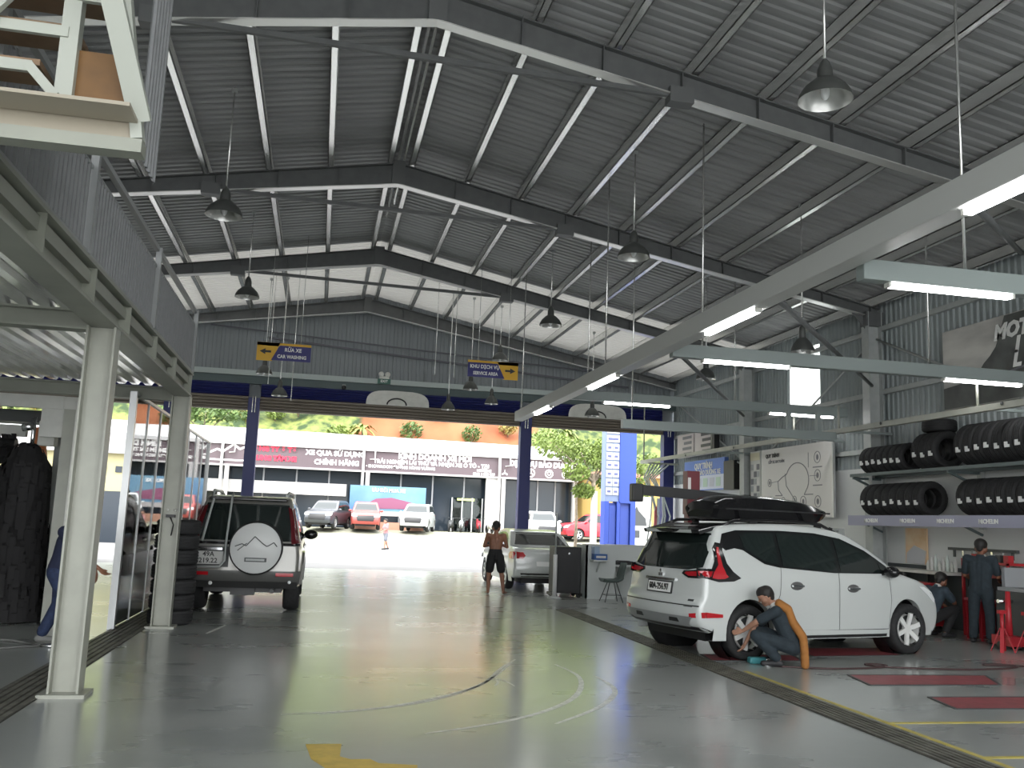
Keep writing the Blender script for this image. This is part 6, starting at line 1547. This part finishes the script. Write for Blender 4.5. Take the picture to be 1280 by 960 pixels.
# shirtless man, seen from behind, arms folded forward, standing by the white saloon
J = dict(pelvis=(0, 0, .86), chest=(.0, 0, 1.20), neck=(.01, 0, 1.39), head=(.03, .0, 1.50), shL=(0, .185, 1.31), shR=(0, -.185, 1.31), elL=(.03, .26, 1.06), elR=(.03, -.26, 1.06), wrL=(.22, .10, 1.08), wrR=(.22, -.08, 1.12),
         hdL=(.3, -.8, .2), hdR=(.3, .8, .3), thL=(0, 0, 1), thR=(0, 0, 1), hipL=(0, .09, .82), hipR=(0, -.10, .82), knL=(.03, .13, .45), knR=(.04, -.16, .45), anL=(-.02, .14, .08), anR=(0, -.21, .08), toL=(.12, .16, .025), toR=(.13, -.27, .025))
figure('shirtless man in black shorts standing barefoot, back turned, beside the white saloon', (4.02, 20.85, 0), rad(82), J, sk1, 1.0, [('shorts', M_blackc, lambda J, s, lat, up, hl: trousers(J, s, lat, up, hl, .72))], (1, -.15, -.35))
# crouching mechanic in dark overalls; orange arc is a glass reflection given solid shape
J = dict(pelvis=(-.12, 0, .26), chest=(.02, .0, .58), neck=(.10, 0, .745), head=(.185, -.0, .82), shL=(.06, .17, .66), shR=(.06, -.17, .66), elL=(.30, .17, .52), elR=(.32, -.14, .44), wrL=(.45, .06, .40), wrR=(.43, -.06, .24),
         hdL=(1, .0, -.2), hdR=(.6, .3, -1), thL=(0, -.3, 1), thR=(.3, 1, 0), hipL=(-.10, .10, .25), hipR=(-.10, -.10, .25), knL=(.30, .17, .36), knR=(.28, -.17, .40), anL=(.04, .15, .09), anR=(.10, -.17, .09), toL=(.20, .16, .03), toR=(.26, -.19, .03))
def reflection_arc(J, s, lat, up, hl):
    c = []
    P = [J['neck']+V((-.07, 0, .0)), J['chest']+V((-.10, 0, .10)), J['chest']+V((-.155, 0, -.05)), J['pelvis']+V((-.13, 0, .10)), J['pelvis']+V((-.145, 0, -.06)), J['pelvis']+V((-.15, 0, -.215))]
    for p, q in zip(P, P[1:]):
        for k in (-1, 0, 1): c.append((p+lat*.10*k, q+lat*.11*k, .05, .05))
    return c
def sleeves_patch(J, s, lat, up, hl): return [(J['knR'].lerp(J['hipR'], .35)+V((0, -.085, .02)), J['knR'].lerp(J['hipR'], .35)+V((0, -.085, -.07)), .02, .022)]
figure('crouching mechanic in dark overalls with orange reflection arc behind, working on the car wheel', (5.66, 10.60, 0), rad(152), J, sk2, .92, [('overall_top', M_navyc, shirt), ('overall_trousers', M_navyc, trousers), ('shoes', M_shoe, shoes), ('orange_reflection', M_orange, reflection_arc), ('collar', M_whitec, hem_collar(0)), ('white_patch', M_whitec, sleeves_patch)], (1, .05, -.55))
# standing mechanic at the right edge, seen from behind
J = dict(pelvis=(0, 0, .86), chest=(.03, 0, 1.20), neck=(.06, 0, 1.39), head=(.10, 0, 1.50), shL=(.02, .19, 1.31), shR=(.02, -.19, 1.31), elL=(.06, .25, 1.05), elR=(.08, -.25, 1.05), wrL=(.26, .2, .98), wrR=(.28, -.2, .99),
         hipL=(0, .09, .82), hipR=(0, -.09, .82), knL=(.03, .12, .45), knR=(.02, -.12, .45), anL=(-.02, .13, .08), anR=(-.02, -.13, .08), toL=(.11, .15, .03), toR=(.11, -.15, .03), thL=(0, -.5, 1), thR=(0, .5, 1))
figure('mechanic in dark uniform standing with his back turned at the right edge', (10.46, 13.08, 0), rad(35), J, sk3, 1.0, [('shirt', M_navyc, shirt), ('trousers', M_navyc, trousers), ('shoes', M_shoe, shoes)], (1, -.1, -.3))
# second mechanic crouching at the trolley
J = dict(pelvis=(-.08, 0, .34), chest=(.08, .0, .68), neck=(.17, 0, .84), head=(.24, 0, .92), shL=(.12, .18, .76), shR=(.12, -.18, .76), elL=(.30, .2, .58), elR=(.30, -.2, .58), wrL=(.45, .1, .48), wrR=(.45, -.1, .48),
         hipL=(-.06, .10, .32), hipR=(-.06, -.10, .32), knL=(.33, .18, .46), knR=(.33, -.18, .46), anL=(.12, .16, .09), anR=(.12, -.16, .09), toL=(.28, .18, .03), toR=(.28, -.18, .03))
figure('mechanic with pale collar crouching in front of the red tool trolley', (10.12, 13.85, 0), rad(12), J, sk3, 1.0, [('shirt', mat('slate_cloth', (.03, .045, .06), .85, noise=.15, scale=15), shirt), ('trousers', M_blackc, trousers), ('shoes', M_shoe, shoes), ('collar', M_whitec, hem_collar(0))], (1, .1, -.4))
# worker half hidden behind the left column
J = dict(pelvis=(-.03, 0, .86), chest=(.05, 0, 1.19), neck=(.10, 0, 1.37), head=(.15, 0, 1.48), shL=(.06, .19, 1.30), shR=(.06, -.19, 1.30), elL=(.22, .24, 1.08), elR=(.25, -.2, 1.05), wrL=(.30, .2, .86), wrR=(.46, -.12, .90),
         hipL=(-.03, .09, .82), hipR=(-.03, -.09, .82), knL=(-.05, .11, .45), knR=(.16, -.11, .47), anL=(-.22, .12, .09), anR=(.14, -.12, .08), toL=(-.10, .13, .03), toR=(.28, -.13, .03), hdR=(.8, .0, -.6))
figure('worker in navy shirt and jeans walking half hidden behind the left column', (-2.92, 11.85, 0), rad(-10), J, sk1, 1.0, [('shirt', mat('navy_shirt', (.015, .02, .05), .85), shirt), ('jeans', M_jean, trousers), ('shoes', mat('grey_shoe', (.2, .2, .19), .7), shoes)], (1, 0, -.15))
# child-sized pedestrian at the far kerb
J = dict(pelvis=(0, 0, .86), chest=(.02, 0, 1.19), neck=(.03, 0, 1.37), head=(.05, 0, 1.48), shL=(0, .18, 1.30), shR=(0, -.18, 1.30), elL=(.05, .23, 1.06), elR=(.1, -.22, 1.06), wrL=(.2, .16, .98), wrR=(.25, -.12, 1.0),
         hipL=(0, .08, .82), hipR=(0, -.08, .82), knL=(.06, .09, .45), knR=(-.06, -.09, .46), anL=(.08, .1, .08), anR=(-.2, -.1, .10), toL=(.21, .11, .03), toR=(-.08, -.11, .04))
figure('pedestrian in pink top and grey shorts at the far kerb of the street', (3.55, 49.2, -.03), rad(200), J, sk2, 1.0, [('top', mat('pink_cloth', (.45, .2, .2), .8), shirt), ('shorts', mat('grey_cloth', (.16, .17, .2), .8), lambda J, s, lat, up, hl: trousers(J, s, lat, up, hl, .8)), ('shoes', M_shoe, shoes)], (1, 0, 0), .014)
